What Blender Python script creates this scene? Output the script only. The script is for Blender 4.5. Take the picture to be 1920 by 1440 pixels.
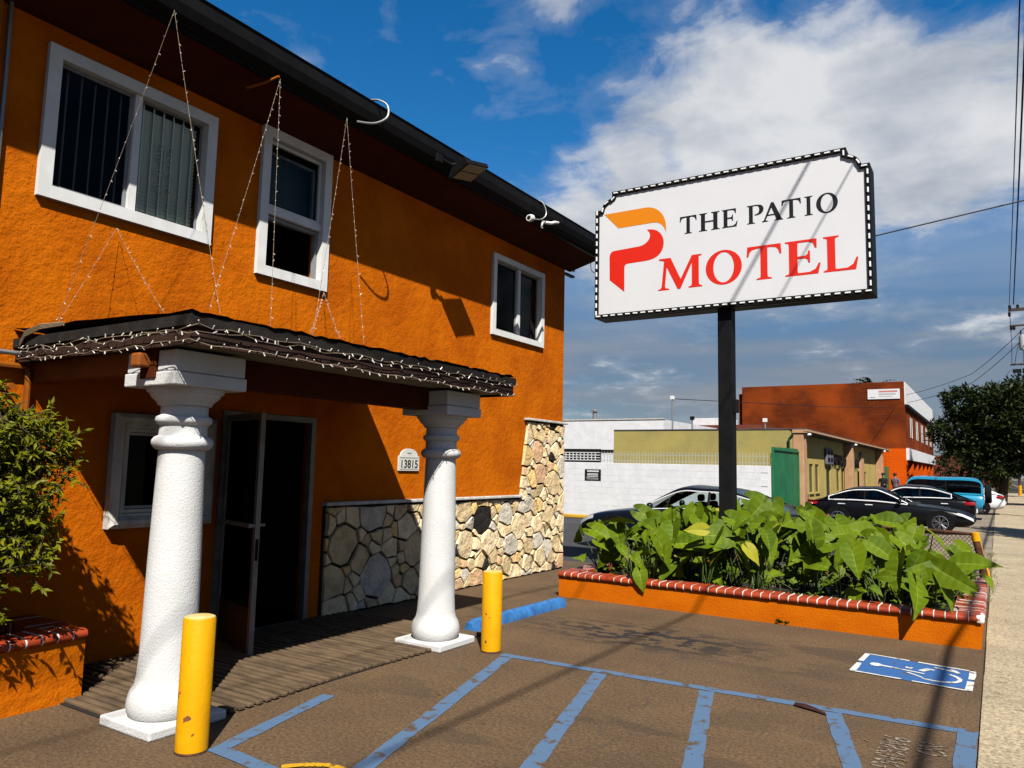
import bpy, bmesh, math, random
from mathutils import Matrix, Vector, Euler, geometry
from mathutils import noise as mnoise

for o in list(bpy.data.objects):
    bpy.data.objects.remove(o)
scene = bpy.context.scene
COL = scene.collection
random.seed(7)
R = math.radians

# ------------------------------------------------------------------ camera
cam_data = bpy.data.cameras.new("camera")
cam_data.sensor_width = 36.0
cam_data.lens = 1418.0 / 1920.0 * 36.0
cam_data.clip_end = 2000.0
camera = bpy.data.objects.new("camera", cam_data)
COL.objects.link(camera)
camera.matrix_world = Matrix(((0.84312539, 0.03932429, 0.53627715, 0.0),
                              (0.53727275, -0.10214086, -0.83720083, 0.0),
                              (0.02185349, 0.99399238, -0.10724542, 1.65),
                              (0, 0, 0, 1)))
scene.camera = camera

# ------------------------------------------------------------------ world, sun, exposure
TO_SUN = Vector((0.56, -0.68, 1.0)).normalized()
SUN_EL = math.asin(TO_SUN.z)
SUN_AZ = math.atan2(TO_SUN.x, TO_SUN.y)      # clockwise from +Y

world = bpy.data.worlds.new("World")
scene.world = world
world.use_nodes = True
wn, wl = world.node_tree.nodes, world.node_tree.links
wn.clear()
w_out = wn.new("ShaderNodeOutputWorld")
w_bg = wn.new("ShaderNodeBackground")
w_bg.inputs["Strength"].default_value = 0.05
sky = wn.new("ShaderNodeTexSky")
sky.sky_type = 'NISHITA'
sky.sun_disc = False
sky.sun_elevation = SUN_EL
sky.sun_rotation = SUN_AZ
sky.altitude = 300
sky.air_density = 1.0
sky.dust_density = 0.6
sky.ozone_density = 2.5
hsv = wn.new("ShaderNodeHueSaturation")
hsv.inputs["Saturation"].default_value = 1.42
hsv.inputs["Value"].default_value = 0.88
wl.new(sky.outputs[0], hsv.inputs["Color"])

tc = wn.new("ShaderNodeTexCoord")
sep = wn.new("ShaderNodeSeparateXYZ")
wl.new(tc.outputs["Generated"], sep.inputs[0])
def wmath(op, a, b=None, c=None, clamp=False):
    n = wn.new("ShaderNodeMath"); n.operation = op; n.use_clamp = clamp
    for i, v in enumerate((a, b, c)):
        if v is None: continue
        if isinstance(v, (int, float)): n.inputs[i].default_value = v
        else: wl.new(v, n.inputs[i])
    return n.outputs[0]
zz = wmath('ADD', wmath('MAXIMUM', sep.outputs[2], 0.0), 0.22)
cx = wmath('DIVIDE', sep.outputs[0], zz)
cy = wmath('DIVIDE', sep.outputs[1], zz)
comb = wn.new("ShaderNodeCombineXYZ")
wl.new(cx, comb.inputs[0]); wl.new(cy, comb.inputs[1])
comb.inputs[2].default_value = 3.7
def wnoise(scale, detail, rough, dist=0.0):
    n = wn.new("ShaderNodeTexNoise")
    n.inputs["Scale"].default_value = scale
    n.inputs["Detail"].default_value = detail
    n.inputs["Roughness"].default_value = rough
    n.inputs["Distortion"].default_value = dist
    wl.new(comb.outputs[0], n.inputs["Vector"])
    return n.outputs["Fac"]
def blob(d, cosr, amount):
    """soft cumulus bank centred on a world direction"""
    v = wn.new("ShaderNodeVectorMath"); v.operation = 'DOT_PRODUCT'
    wl.new(tc.outputs["Generated"], v.inputs[0]); v.inputs[1].default_value = Vector(d).normalized()
    m = wn.new("ShaderNodeMapRange"); m.interpolation_type = 'SMOOTHSTEP'
    m.inputs["From Min"].default_value = cosr; m.inputs["From Max"].default_value = 1.0
    m.inputs["To Min"].default_value = 0.0; m.inputs["To Max"].default_value = amount
    wl.new(v.outputs["Value"], m.inputs["Value"])
    return m.outputs[0]
n_big = wnoise(2.3, 9.0, 0.56, 0.25)
n_fine = wnoise(7.0, 7.0, 0.6, 0.4)
dens = wmath('SUBTRACT', wmath('ADD', wmath('MULTIPLY', n_big, 0.95), wmath('MULTIPLY', n_fine, 0.55)), 0.265)
CLOUDS = [((-0.21, 0.897, 0.39), 0.99, 0.164), ((-0.31, 0.879, 0.363), 0.9915, 0.14759999999999998), ((-0.106, 0.934, 0.342), 0.99, 0.1394), ((-0.121, 0.894, 0.432), 0.9925, 0.12299999999999998), ((-0.039, 0.917, 0.397), 0.991, 0.14759999999999998), ((0.024, 0.931, 0.363), 0.99, 0.164), ((-0.411, 0.846, 0.339), 0.9945, 0.13119999999999998), ((-0.478, 0.814, 0.33), 0.996, 0.09839999999999999), ((-0.222, 0.872, 0.435), 0.995, 0.082), ((-0.368, 0.83, 0.419), 0.9965, 0.0574), ((0.9, 0.3, 0.35), 0.985, 0.15), ((-0.85, -0.4, 0.35), 0.985, 0.15), ((0.3, -0.88, 0.4), 0.987, 0.15)]
for d, c, a in CLOUDS:
    dens = wmath('ADD', dens, blob(d, c, a))
def wramp(fac, stops):
    r = wn.new("ShaderNodeValToRGB")
    e = r.color_ramp.elements
    e[0].position, e[0].color = stops[0][0], stops[0][1]
    e[1].position, e[1].color = stops[-1][0], stops[-1][1]
    for p, c in stops[1:-1]:
        x = e.new(p); x.color = c
    wl.new(fac, r.inputs[0])
    return r.outputs[0]
g = lambda v: (v, v, v, 1)
cover = wramp(dens, [(0.47, g(0)), (0.57, g(0.14)), (0.65, g(0.62)), (0.75, g(1))])
shade = wramp(wnoise(3.1, 6.0, 0.55, 0.2), [(0.32, (2.3, 2.65, 3.2, 1)), (0.60, (4.8, 4.9, 5.1, 1))])
# grey blue stratus haze low over the horizon
strat_n = wn.new("ShaderNodeTexNoise")
strat_map = wn.new("ShaderNodeMapping")
strat_map.inputs["Scale"].default_value = (2.2, 2.2, 15.0)
wl.new(tc.outputs["Generated"], strat_map.inputs["Vector"])
wl.new(strat_map.outputs[0], strat_n.inputs["Vector"])
strat_n.inputs["Scale"].default_value = 1.6; strat_n.inputs["Detail"].default_value = 6.0
strat_col = wramp(strat_n.outputs["Fac"], [(0.36, (0.80, 1.10, 1.65, 1)), (0.5, (1.25, 1.5, 1.95, 1)), (0.64, (1.75, 1.95, 2.3, 1))])
low = wn.new("ShaderNodeMapRange"); low.interpolation_type = 'SMOOTHSTEP'
low.inputs["From Min"].default_value = 0.40; low.inputs["From Max"].default_value = 0.12
wl.new(sep.outputs[2], low.inputs["Value"])
mix1 = wn.new("ShaderNodeMixRGB")
lowf = wmath('MULTIPLY', low.outputs[0], wmath('ADD', wmath('MULTIPLY', strat_n.outputs["Fac"], 0.6), 0.6), clamp=True)
wl.new(lowf, mix1.inputs[0]); wl.new(hsv.outputs[0], mix1.inputs[1]); wl.new(strat_col, mix1.inputs[2])
mix2 = wn.new("ShaderNodeMixRGB")
wl.new(cover, mix2.inputs[0]); wl.new(mix1.outputs[0], mix2.inputs[1]); wl.new(shade, mix2.inputs[2])
wl.new(mix2.outputs[0], w_bg.inputs["Color"])
wl.new(w_bg.outputs[0], w_out.inputs[0])

sun_data = bpy.data.lights.new("sun", 'SUN')
sun_data.energy = 5.0
sun_data.angle = R(0.5)
sun_data.color = (1.0, 0.955, 0.88)
sun = bpy.data.objects.new("sun", sun_data)
COL.objects.link(sun)
sun.rotation_euler = TO_SUN.to_track_quat('Z', 'Y').to_euler()
sun.location = (10, -12, 20)

scene.view_settings.view_transform = 'Standard'
scene.view_settings.look = 'None'
scene.view_settings.exposure = 1.6
scene.view_settings.gamma = 1.0
scene.view_settings.use_curve_mapping = False
scene.cycles.max_bounces = 6
scene.cycles.diffuse_bounces = 1
scene.cycles.transparent_max_bounces = 12

# ------------------------------------------------------------------ materials
MATS = {}
def material(name, col, rough=0.6, col2=None, vs=3.0, bump=0.0, bs=60.0, metal=0.0, spec=0.2,
             coat=0.0, detail=6.0, lo=0.38, hi=0.62, bump2=0.0, bs2=8.0, stretch=None, fine=0.0, k=None):
    if name in MATS: return MATS[name]
    if k is None: k = 0.47 if min(col) > 0.55 else 0.39      # paint reflectances, common scale
    col = tuple(c * k for c in col)
    if col2 is not None: col2 = tuple(c * k for c in col2)
    m = bpy.data.materials.new(name); m.use_nodes = True
    n, l = m.node_tree.nodes, m.node_tree.links
    b = n["Principled BSDF"]
    b.inputs["Base Color"].default_value = (*col, 1)
    b.inputs["Roughness"].default_value = rough
    b.inputs["Metallic"].default_value = metal
    b.inputs["Specular IOR Level"].default_value = spec
    if coat:
        b.inputs["Coat Weight"].default_value = coat
        b.inputs["Coat Roughness"].default_value = 0.04
    geo = n.new("ShaderNodeNewGeometry")
    vec = geo.outputs["Position"]
    if stretch:
        mp = n.new("ShaderNodeMapping"); mp.inputs["Scale"].default_value = stretch
        l.new(vec, mp.inputs["Vector"]); vec = mp.outputs[0]
    if col2 is not None:
        t = n.new("ShaderNodeTexNoise"); t.inputs["Scale"].default_value = vs
        t.inputs["Detail"].default_value = detail; t.inputs["Roughness"].default_value = 0.6
        l.new(vec, t.inputs["Vector"])
        r = n.new("ShaderNodeValToRGB")
        r.color_ramp.elements[0].position = lo; r.color_ramp.elements[0].color = (*col2, 1)
        r.color_ramp.elements[1].position = hi; r.color_ramp.elements[1].color = (*col, 1)
        l.new(t.outputs["Fac"], r.inputs[0])
        src = r.outputs[0]
        if fine:
            f = n.new("ShaderNodeTexNoise"); f.inputs["Scale"].default_value = 90.0; f.inputs["Detail"].default_value = 3.0
            l.new(geo.outputs["Position"], f.inputs["Vector"])
            mr = n.new("ShaderNodeMapRange"); mr.inputs["From Min"].default_value = 0.3; mr.inputs["From Max"].default_value = 0.7
            mr.inputs["To Min"].default_value = 1 - fine; mr.inputs["To Max"].default_value = 1 + fine
            l.new(f.outputs["Fac"], mr.inputs["Value"])
            mx = n.new("ShaderNodeMixRGB"); mx.blend_type = 'MULTIPLY'; mx.inputs[0].default_value = 1.0
            l.new(src, mx.inputs[1]); l.new(mr.outputs[0], mx.inputs[2]); src = mx.outputs[0]
        l.new(src, b.inputs["Base Color"])
    prev = None
    for s, st in ((bs2, bump2), (bs, bump)):
        if st <= 0: continue
        t = n.new("ShaderNodeTexNoise"); t.inputs["Scale"].default_value = s; t.inputs["Detail"].default_value = 4.0
        l.new(geo.outputs["Position"], t.inputs["Vector"])
        bp = n.new("ShaderNodeBump"); bp.inputs["Strength"].default_value = min(1.0, st)
        bp.inputs["Distance"].default_value = 0.6 / s
        l.new(t.outputs["Fac"], bp.inputs["Height"])
        if prev: l.new(prev, bp.inputs["Normal"])
        prev = bp.outputs[0]
    if prev: l.new(prev, b.inputs["Normal"])
    MATS[name] = m
    return m

def glass_material(name, tint, refl=1.0, rough=0.02):
    m = bpy.data.materials.new(name); m.use_nodes = True
    n, l = m.node_tree.nodes, m.node_tree.links
    n.clear()
    o = n.new("ShaderNodeOutputMaterial"); mx = n.new("ShaderNodeMixShader")
    tr = n.new("ShaderNodeBsdfTransparent"); gl = n.new("ShaderNodeBsdfGlossy"); fr = n.new("ShaderNodeFresnel")
    tr.inputs[0].default_value = (*tint, 1); gl.inputs["Roughness"].default_value = rough
    gl.inputs[0].default_value = (refl, refl, refl, 1)
    fr.inputs[0].default_value = 1.42
    l.new(fr.outputs[0], mx.inputs[0]); l.new(tr.outputs[0], mx.inputs[1]); l.new(gl.outputs[0], mx.inputs[2])
    l.new(mx.outputs[0], o.inputs[0])
    MATS[name] = m
    return m

def leaf_material(name, col, col2, trans=0.35, rough=0.45, vein=False):
    col = tuple(c * .38 for c in col); col2 = tuple(c * .38 for c in col2)
    m = bpy.data.materials.new(name); m.use_nodes = True
    n, l = m.node_tree.nodes, m.node_tree.links
    b = n["Principled BSDF"]; out = n["Material Output"]
    b.inputs["Roughness"].default_value = rough
    b.inputs["Specular IOR Level"].default_value = 0.07
    geo = n.new("ShaderNodeNewGeometry"); oi = n.new("ShaderNodeObjectInfo")
    t = n.new("ShaderNodeTexNoise"); t.inputs["Scale"].default_value = 7.0; t.inputs["Detail"].default_value = 2.0
    l.new(geo.outputs["Position"], t.inputs["Vector"])
    ad = n.new("ShaderNodeMath"); ad.operation = 'ADD'
    l.new(oi.outputs["Random"], ad.inputs[0]); l.new(geo.outputs["Random Per Island"], ad.inputs[1])
    fr = n.new("ShaderNodeMath"); fr.operation = 'FRACT'; l.new(ad.outputs[0], fr.inputs[0])
    av = n.new("ShaderNodeMath"); av.operation = 'MULTIPLY_ADD'; av.inputs[1].default_value = 0.55
    l.new(fr.outputs[0], av.inputs[0])
    hf = n.new("ShaderNodeMath"); hf.operation = 'MULTIPLY'; hf.inputs[1].default_value = 0.45
    l.new(t.outputs["Fac"], hf.inputs[0]); l.new(hf.outputs[0], av.inputs[2])
    mx = n.new("ShaderNodeMixRGB"); mx.inputs[1].default_value = (*col, 1); mx.inputs[2].default_value = (*col2, 1)
    l.new(av.outputs[0], mx.inputs[0])
    src = mx.outputs[0]
    if vein:
        at = n.new("ShaderNodeAttribute"); at.attribute_name = "vein"
        m2 = n.new("ShaderNodeMixRGB"); m2.inputs[2].default_value = (0.14, 0.19, 0.03, 1)
        l.new(at.outputs["Fac"], m2.inputs[0]); l.new(src, m2.inputs[1]); src = m2.outputs[0]
    l.new(src, b.inputs["Base Color"])
    tl = n.new("ShaderNodeBsdfTranslucent"); l.new(src, tl.inputs[0])
    ms = n.new("ShaderNodeMixShader"); ms.inputs[0].default_value = trans
    l.new(b.outputs[0], ms.inputs[1]); l.new(tl.outputs[0], ms.inputs[2])
    l.new(ms.outputs[0], out.inputs[0])
    MATS[name] = m
    return m

stucco = material("orange_stucco", (0.700, 0.165, 0.0015), 0.9, (0.540, 0.112, 0.0010), 1.6, bump=0.50, bs=55, bump2=0.30, bs2=14, spec=0.04, fine=0.10)
white_stucco = material("white_stucco", (0.80, 0.80, 0.79), 0.85, (0.74, 0.74, 0.72), 4, bump=0.5, bs=75, spec=0.05, k=0.38)
planter_stucco = material("brushed_orange_stucco", (0.700, 0.165, 0.0015), 0.9, (0.600, 0.128, 0.0010), 2.5, bump=0.4, bs=45, spec=0.04, fine=0.06)
white_trim = material("white_trim_paint", (0.78, 0.78, 0.77), 0.45, (0.70, 0.70, 0.68), 6)
old_trim = material("weathered_white_wood", (0.66, 0.64, 0.60), 0.7, (0.46, 0.44, 0.39), 9, bump=0.3, bs=50, stretch=(1, 1, 0.4))
grey_frame = material("grey_sash_metal", (0.34, 0.35, 0.36), 0.45, (0.28, 0.29, 0.30), 6)
alu = material("aluminium_frame", (0.34, 0.33, 0.30), 0.45, (0.24, 0.23, 0.21), 8, metal=0.3)
black_metal = material("black_painted_metal", (0.010, 0.010, 0.011), 0.5, (0.014, 0.014, 0.014), 5, spec=0.04)
brown_fascia = material("dark_brown_fascia", (0.055, 0.028, 0.020), 0.7, (0.036, 0.019, 0.014), 6, spec=0.1, bump=0.25, bs=40, stretch=(1, 1, 4))
brown_soffit = material("dark_red_brown_soffit", (0.10, 0.022, 0.006), 0.85, (0.075, 0.016, 0.004), 5, spec=0.05)
cream_soffit = material("cream_soffit_board", (0.36, 0.31, 0.20), 0.8, (0.28, 0.24, 0.15), 5)
roof_felt = material("black_roof_felt", (0.022, 0.019, 0.018), 0.95, (0.036, 0.031, 0.027), 9, bump=0.5, bs=80, spec=0.05)
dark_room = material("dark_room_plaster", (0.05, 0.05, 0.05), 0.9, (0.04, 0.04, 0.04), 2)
door_brown = material("brown_door_panel", (0.050, 0.024, 0.014), 0.55, (0.035, 0.017, 0.010), 5)
glass_dark = glass_material("dark_window_glass", (0.34, 0.36, 0.36), 0.16)
glass_mid = glass_material("pale_window_glass", (0.90, 0.94, 0.90), 0.25)
glass_car = glass_material("tinted_car_glass", (0.10, 0.11, 0.11), 0.4)
glass_car_clear = glass_material("clear_car_glass", (0.72, 0.80, 0.78), 0.5)
yellow_paint = material("yellow_bollard_paint", (0.86, 0.42, 0.002), 0.5, (0.72, 0.33, 0.002), 5, bump=0.12, bs=30)
rust = material("rusty_steel", (0.16, 0.055, 0.018), 0.85, (0.05, 0.018, 0.009), 14, bump=0.4, bs=60)
blue_stop = material("blue_parking_stop_paint", (0.045, 0.22, 0.55), 0.65, (0.03, 0.13, 0.36), 9, bump=0.4, bs=60)
wire_white = material("white_cord", (0.30, 0.23, 0.15), 0.5)
bulb_mat = material("clear_plastic_bulb", (0.70, 0.66, 0.58), 0.25, k=0.42)
wire_black = material("black_cable", (0.012, 0.012, 0.013), 0.6)
sign_white = material("white_sign_acrylic", (0.80, 0.80, 0.82), 0.4, (0.77, 0.77, 0.79), 1.5, spec=0.1, k=0.40)
print_black = material("black_print", (0.010, 0.010, 0.011), 0.45)
print_red = material("red_print", (0.82, 0.022, 0.006), 0.45)
print_orange = material("orange_print", (0.86, 0.26, 0.002), 0.45)
soil = material("dark_soil", (0.020, 0.014, 0.009), 1.0, (0.035, 0.024, 0.015), 9, bump=0.6, bs=40)
tile_red = material("red_glazed_tile", (0.25, 0.036, 0.010), 0.4, (0.17, 0.022, 0.007), 9, k=0.7)
tile_joint = material("white_joint_paint", (0.78, 0.76, 0.72), 0.6)
stem_green = material("leaf_stalk_green", (0.10, 0.16, 0.035), 0.5, (0.06, 0.10, 0.02), 9)
bark = material("brown_bark", (0.09, 0.065, 0.045), 0.95, (0.05, 0.036, 0.025), 14, bump=0.6, bs=30)
leaf_big = leaf_material("elephant_ear_leaf", (0.038, 0.086, 0.001), (0.185, 0.262, 0.002), 0.16, 0.55, vein=True)
leaf_yellow = leaf_material("yellowing_leaf", (0.55, 0.48, 0.03), (0.42, 0.42, 0.03), 0.3, 0.45, vein=True)
leaf_small = leaf_material("ground_cover_leaf", (0.05, 0.12, 0.010), (0.16, 0.24, 0.02), 0.3)
leaf_shrub = leaf_material("shrub_leaf", (0.045, 0.065, 0.003), (0.34, 0.34, 0.009), 0.20)
leaf_tree = leaf_material("dark_tree_leaf", (0.020, 0.034, 0.010), (0.060, 0.080, 0.026), 0.15, 0.4)
leaf_olive = leaf_material("yellow_green_hedge_leaf", (0.10, 0.11, 0.012), (0.24, 0.20, 0.02), 0.25)
chrome = material("bright_chrome", (0.80, 0.80, 0.80), 0.25, metal=0.25, k=0.6)
rubber = material("black_rubber", (0.010, 0.010, 0.010), 0.9, spec=0.05)
rim_metal = material("silver_alloy", (0.55, 0.55, 0.56), 0.25, metal=0.9)
black_paint = material("black_car_paint", (0.006, 0.006, 0.007), 0.25, spec=0.12, coat=0.10)
navy_paint = material("dark_navy_car_paint", (0.006, 0.008, 0.016), 0.25, spec=0.14, coat=0.12)
teal_paint = material("turquoise_car_paint", (0.010, 0.30, 0.52), 0.3, spec=0.5, coat=0.5)
white_paint = material("white_car_paint", (0.78, 0.78, 0.79), 0.25, spec=0.5, coat=0.6)
seat_cloth = material("black_seat_cloth", (0.02, 0.02, 0.022), 0.9)
red_lens = material("red_lamp_lens", (0.42, 0.008, 0.010), 0.12, spec=0.6, coat=0.5)
clear_lens = material("clear_lamp_lens", (0.62, 0.64, 0.66), 0.10, spec=0.6, coat=0.5)

# ------------------------------------------------------------------ mesh helpers
class MB:
    """collects shapes in world space; build() links them as one mesh object"""
    def __init__(self):
        self.v = []; self.f = []
    def add(self, vs, fs):
        o = len(self.v)
        self.v += [Vector(p) for p in vs]
        self.f += [tuple(i + o for i in q) for q in fs]
        return self
    def box(self, x0, x1, y0, y1, z0, z1):
        return self.add([(x0, y0, z0), (x1, y0, z0), (x1, y1, z0), (x0, y1, z0),
                         (x0, y0, z1), (x1, y0, z1), (x1, y1, z1), (x0, y1, z1)],
                        [(0, 3, 2, 1), (4, 5, 6, 7), (0, 1, 5, 4), (1, 2, 6, 5), (2, 3, 7, 6), (3, 0, 4, 7)])
    def bbox(self, x0, x1, y0, y1, z0, z1, b=0.01):
        """bevelled box"""
        bm = bmesh.new(); bmesh.ops.create_cube(bm, size=1.0)
        for v in bm.verts:
            v.co = Vector((x0 + (v.co.x + .5) * (x1 - x0), y0 + (v.co.y + .5) * (y1 - y0), z0 + (v.co.z + .5) * (z1 - z0)))
        bmesh.ops.bevel(bm, geom=bm.edges[:], offset=b, segments=2, affect='EDGES', profile=0.5)
        return self.bm(bm)
    def bm(self, bm, mat=None):
        bm.verts.index_update()
        vs = [v.co.copy() if mat is None else mat @ v.co for v in bm.verts]
        fs = [tuple(v.index for v in f.verts) for f in bm.faces]
        bm.free()
        return self.add(vs, fs)
    def quad(self, a, b, c, d):
        return self.add([a, b, c, d], [(0, 1, 2, 3)])
    def prism(self, pts, axis, a, b):
        """extrude a 2D polygon; axis 'x','y','z' is the extrusion axis, other two in order"""
        def P(p, t):
            if axis == 'x': return (t, p[0], p[1])
            if axis == 'y': return (p[0], t, p[1])
            return (p[0], p[1], t)
        n = len(pts)
        vs = [P(p, a) for p in pts] + [P(p, b) for p in pts]
        tri = geometry.tessellate_polygon([[Vector((p[0], p[1], 0)) for p in pts]])
        fs = [tuple(t) for t in tri] + [tuple(i + n for i in reversed(t)) for t in tri]
        fs += [(i, (i + 1) % n, (i + 1) % n + n, i + n) for i in range(n)]
        return self.add(vs, fs)
    def tube(self, pts, r, n=6, cap=True):
        pts = [Vector(p) for p in pts]
        if not isinstance(r, (list, tuple)): r = [r] * len(pts)
        ring = []; prev = None
        o = len(self.v); vs = []; fs = []
        for i, p in enumerate(pts):
            t = (pts[min(i + 1, len(pts) - 1)] - pts[max(i - 1, 0)])
            if t.length < 1e-9: t = Vector((0, 0, 1))
            t.normalize()
            if prev is None:
                a = t.cross(Vector((0, 0, 1)))
                if a.length < 1e-3: a = t.cross(Vector((1, 0, 0)))
            else:
                a = prev - t * prev.dot(t)
                if a.length < 1e-6: a = t.cross(Vector((0, 0, 1)))
            a.normalize(); prev = a
            b = t.cross(a)
            for k in range(n):
                an = 2 * math.pi * k / n
                vs.append(p + (a * math.cos(an) + b * math.sin(an)) * r[i])
        m = len(pts)
        for i in range(m - 1):
            for k in range(n):
                k2 = (k + 1) % n
                fs.append((i * n + k, i * n + k2, (i + 1) * n + k2, (i + 1) * n + k))
        if cap:
            fs.append(tuple(reversed(range(n)))); fs.append(tuple(range((m - 1) * n, m * n)))
        return self.add(vs, fs)
    def lathe(self, prof, c=(0, 0, 0), n=32, axis='z', cap=True):
        vs = []; fs = []; m = len(prof)
        for r, h in prof:
            for k in range(n):
                a = 2 * math.pi * k / n
                x, y = r * math.cos(a), r * math.sin(a)
                if axis == 'z': p = (c[0] + x, c[1] + y, c[2] + h)
                elif axis == 'y': p = (c[0] + x, c[1] + h, c[2] + y)
                else: p = (c[0] + h, c[1] + x, c[2] + y)
                vs.append(p)
        for i in range(m - 1):
            for k in range(n):
                k2 = (k + 1) % n
                fs.append((i * n + k, i * n + k2, (i + 1) * n + k2, (i + 1) * n + k))
        if cap:
            fs.append(tuple(reversed(range(n)))); fs.append(tuple(range((m - 1) * n, m * n)))
        return self.add(vs, fs)
    def mesh(self, name, mat, off=(0, 0, 0), smooth=False, fix=True):
        off = Vector(off)
        me = bpy.data.meshes.new(name)
        me.from_pydata([tuple(p - off) for p in self.v], [], self.f)
        if fix:
            bm = bmesh.new(); bm.from_mesh(me)
            bmesh.ops.recalc_face_normals(bm, faces=bm.faces[:])
            bm.to_mesh(me); bm.free()
        if mat is not None: me.materials.append(mat)
        if smooth:
            me.shade_smooth() if smooth is True else smooth_angle(me, smooth)
        me.update()
        return me
    def build(self, name, mat, parent=None, smooth=False, off=None, fix=True):
        root = parent
        if off is None:
            off = Vector((0, 0, 0))
            p = parent
            while p is not None:
                off = off + p.location; p = p.parent
        o = bpy.data.objects.new(name, self.mesh(name, mat, off, smooth, fix))
        COL.objects.link(o)
        if parent is not None: o.parent = parent
        return o

def smooth_angle(me, deg):
    bm = bmesh.new(); bm.from_mesh(me)
    for f in bm.faces: f.smooth = True
    lim = R(deg)
    for e in bm.edges:
        if len(e.link_faces) == 2 and e.calc_face_angle(0.0) > lim: e.smooth = False
    bm.to_mesh(me); bm.free()

def tag(o, label, cat, group=None):
    o["label"] = label; o["category"] = cat
    if group: o["group"] = group
    return o
def thing(name, label, cat, loc=(0, 0, 0), group=None):
    o = bpy.data.objects.new(name, None)
    o.empty_display_size = 0.2
    COL.objects.link(o); o.location = loc
    return tag(o, label, cat, group)
def structure(o):
    o["kind"] = "structure"; return o
def stuff(o):
    o["kind"] = "stuff"; return o
def inst(name, mesh, parent, loc, rot=(0, 0, 0), scale=(1, 1, 1), mat=None):
    """an object sharing mesh data; loc in world space"""
    o = bpy.data.objects.new(name, mesh)
    COL.objects.link(o)
    off = Vector((0, 0, 0)); p = parent
    while p is not None:
        off = off + p.location; p = p.parent
    o.parent = parent
    o.location = Vector(loc) - off
    if isinstance(rot, Matrix): o.rotation_euler = rot.to_euler()
    else: o.rotation_euler = rot
    o.scale = scale
    return o
def part(name, mat, parent, *boxes, bev=0.0, smooth=False):
    m = MB()
    for b in boxes:
        m.bbox(*b, b=bev) if bev else m.box(*b)
    return m.build(name, mat, parent, smooth)

def text_mesh(s, size, mat, extrude=0.002, name="lettering", align='LEFT', xscale=1.0, bold=0.0):
    cu = bpy.data.curves.new(name, 'FONT')
    cu.body = s; cu.size = size; cu.extrude = extrude; cu.align_x = align; cu.offset = bold
    ob = bpy.data.objects.new(name, cu)
    COL.objects.link(ob)
    dg = bpy.context.evaluated_depsgraph_get()
    me = bpy.data.meshes.new_from_object(ob.evaluated_get(dg))
    bpy.data.objects.remove(ob); bpy.data.curves.remove(cu)
    me.name = name
    if xscale != 1.0: me.transform(Matrix.Diagonal((xscale, 1, 1, 1)))
    me.materials.clear(); me.materials.append(mat)
    return me
def bez(p0, p1, p2, p3, n=8):
    out = []
    for i in range(n + 1):
        t = i / n
        out.append(tuple((1 - t) ** 3 * a + 3 * (1 - t) ** 2 * t * b + 3 * (1 - t) * t * t * c + t ** 3 * d
                         for a, b, c, d in zip(p0, p1, p2, p3)))
    return out
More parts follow.
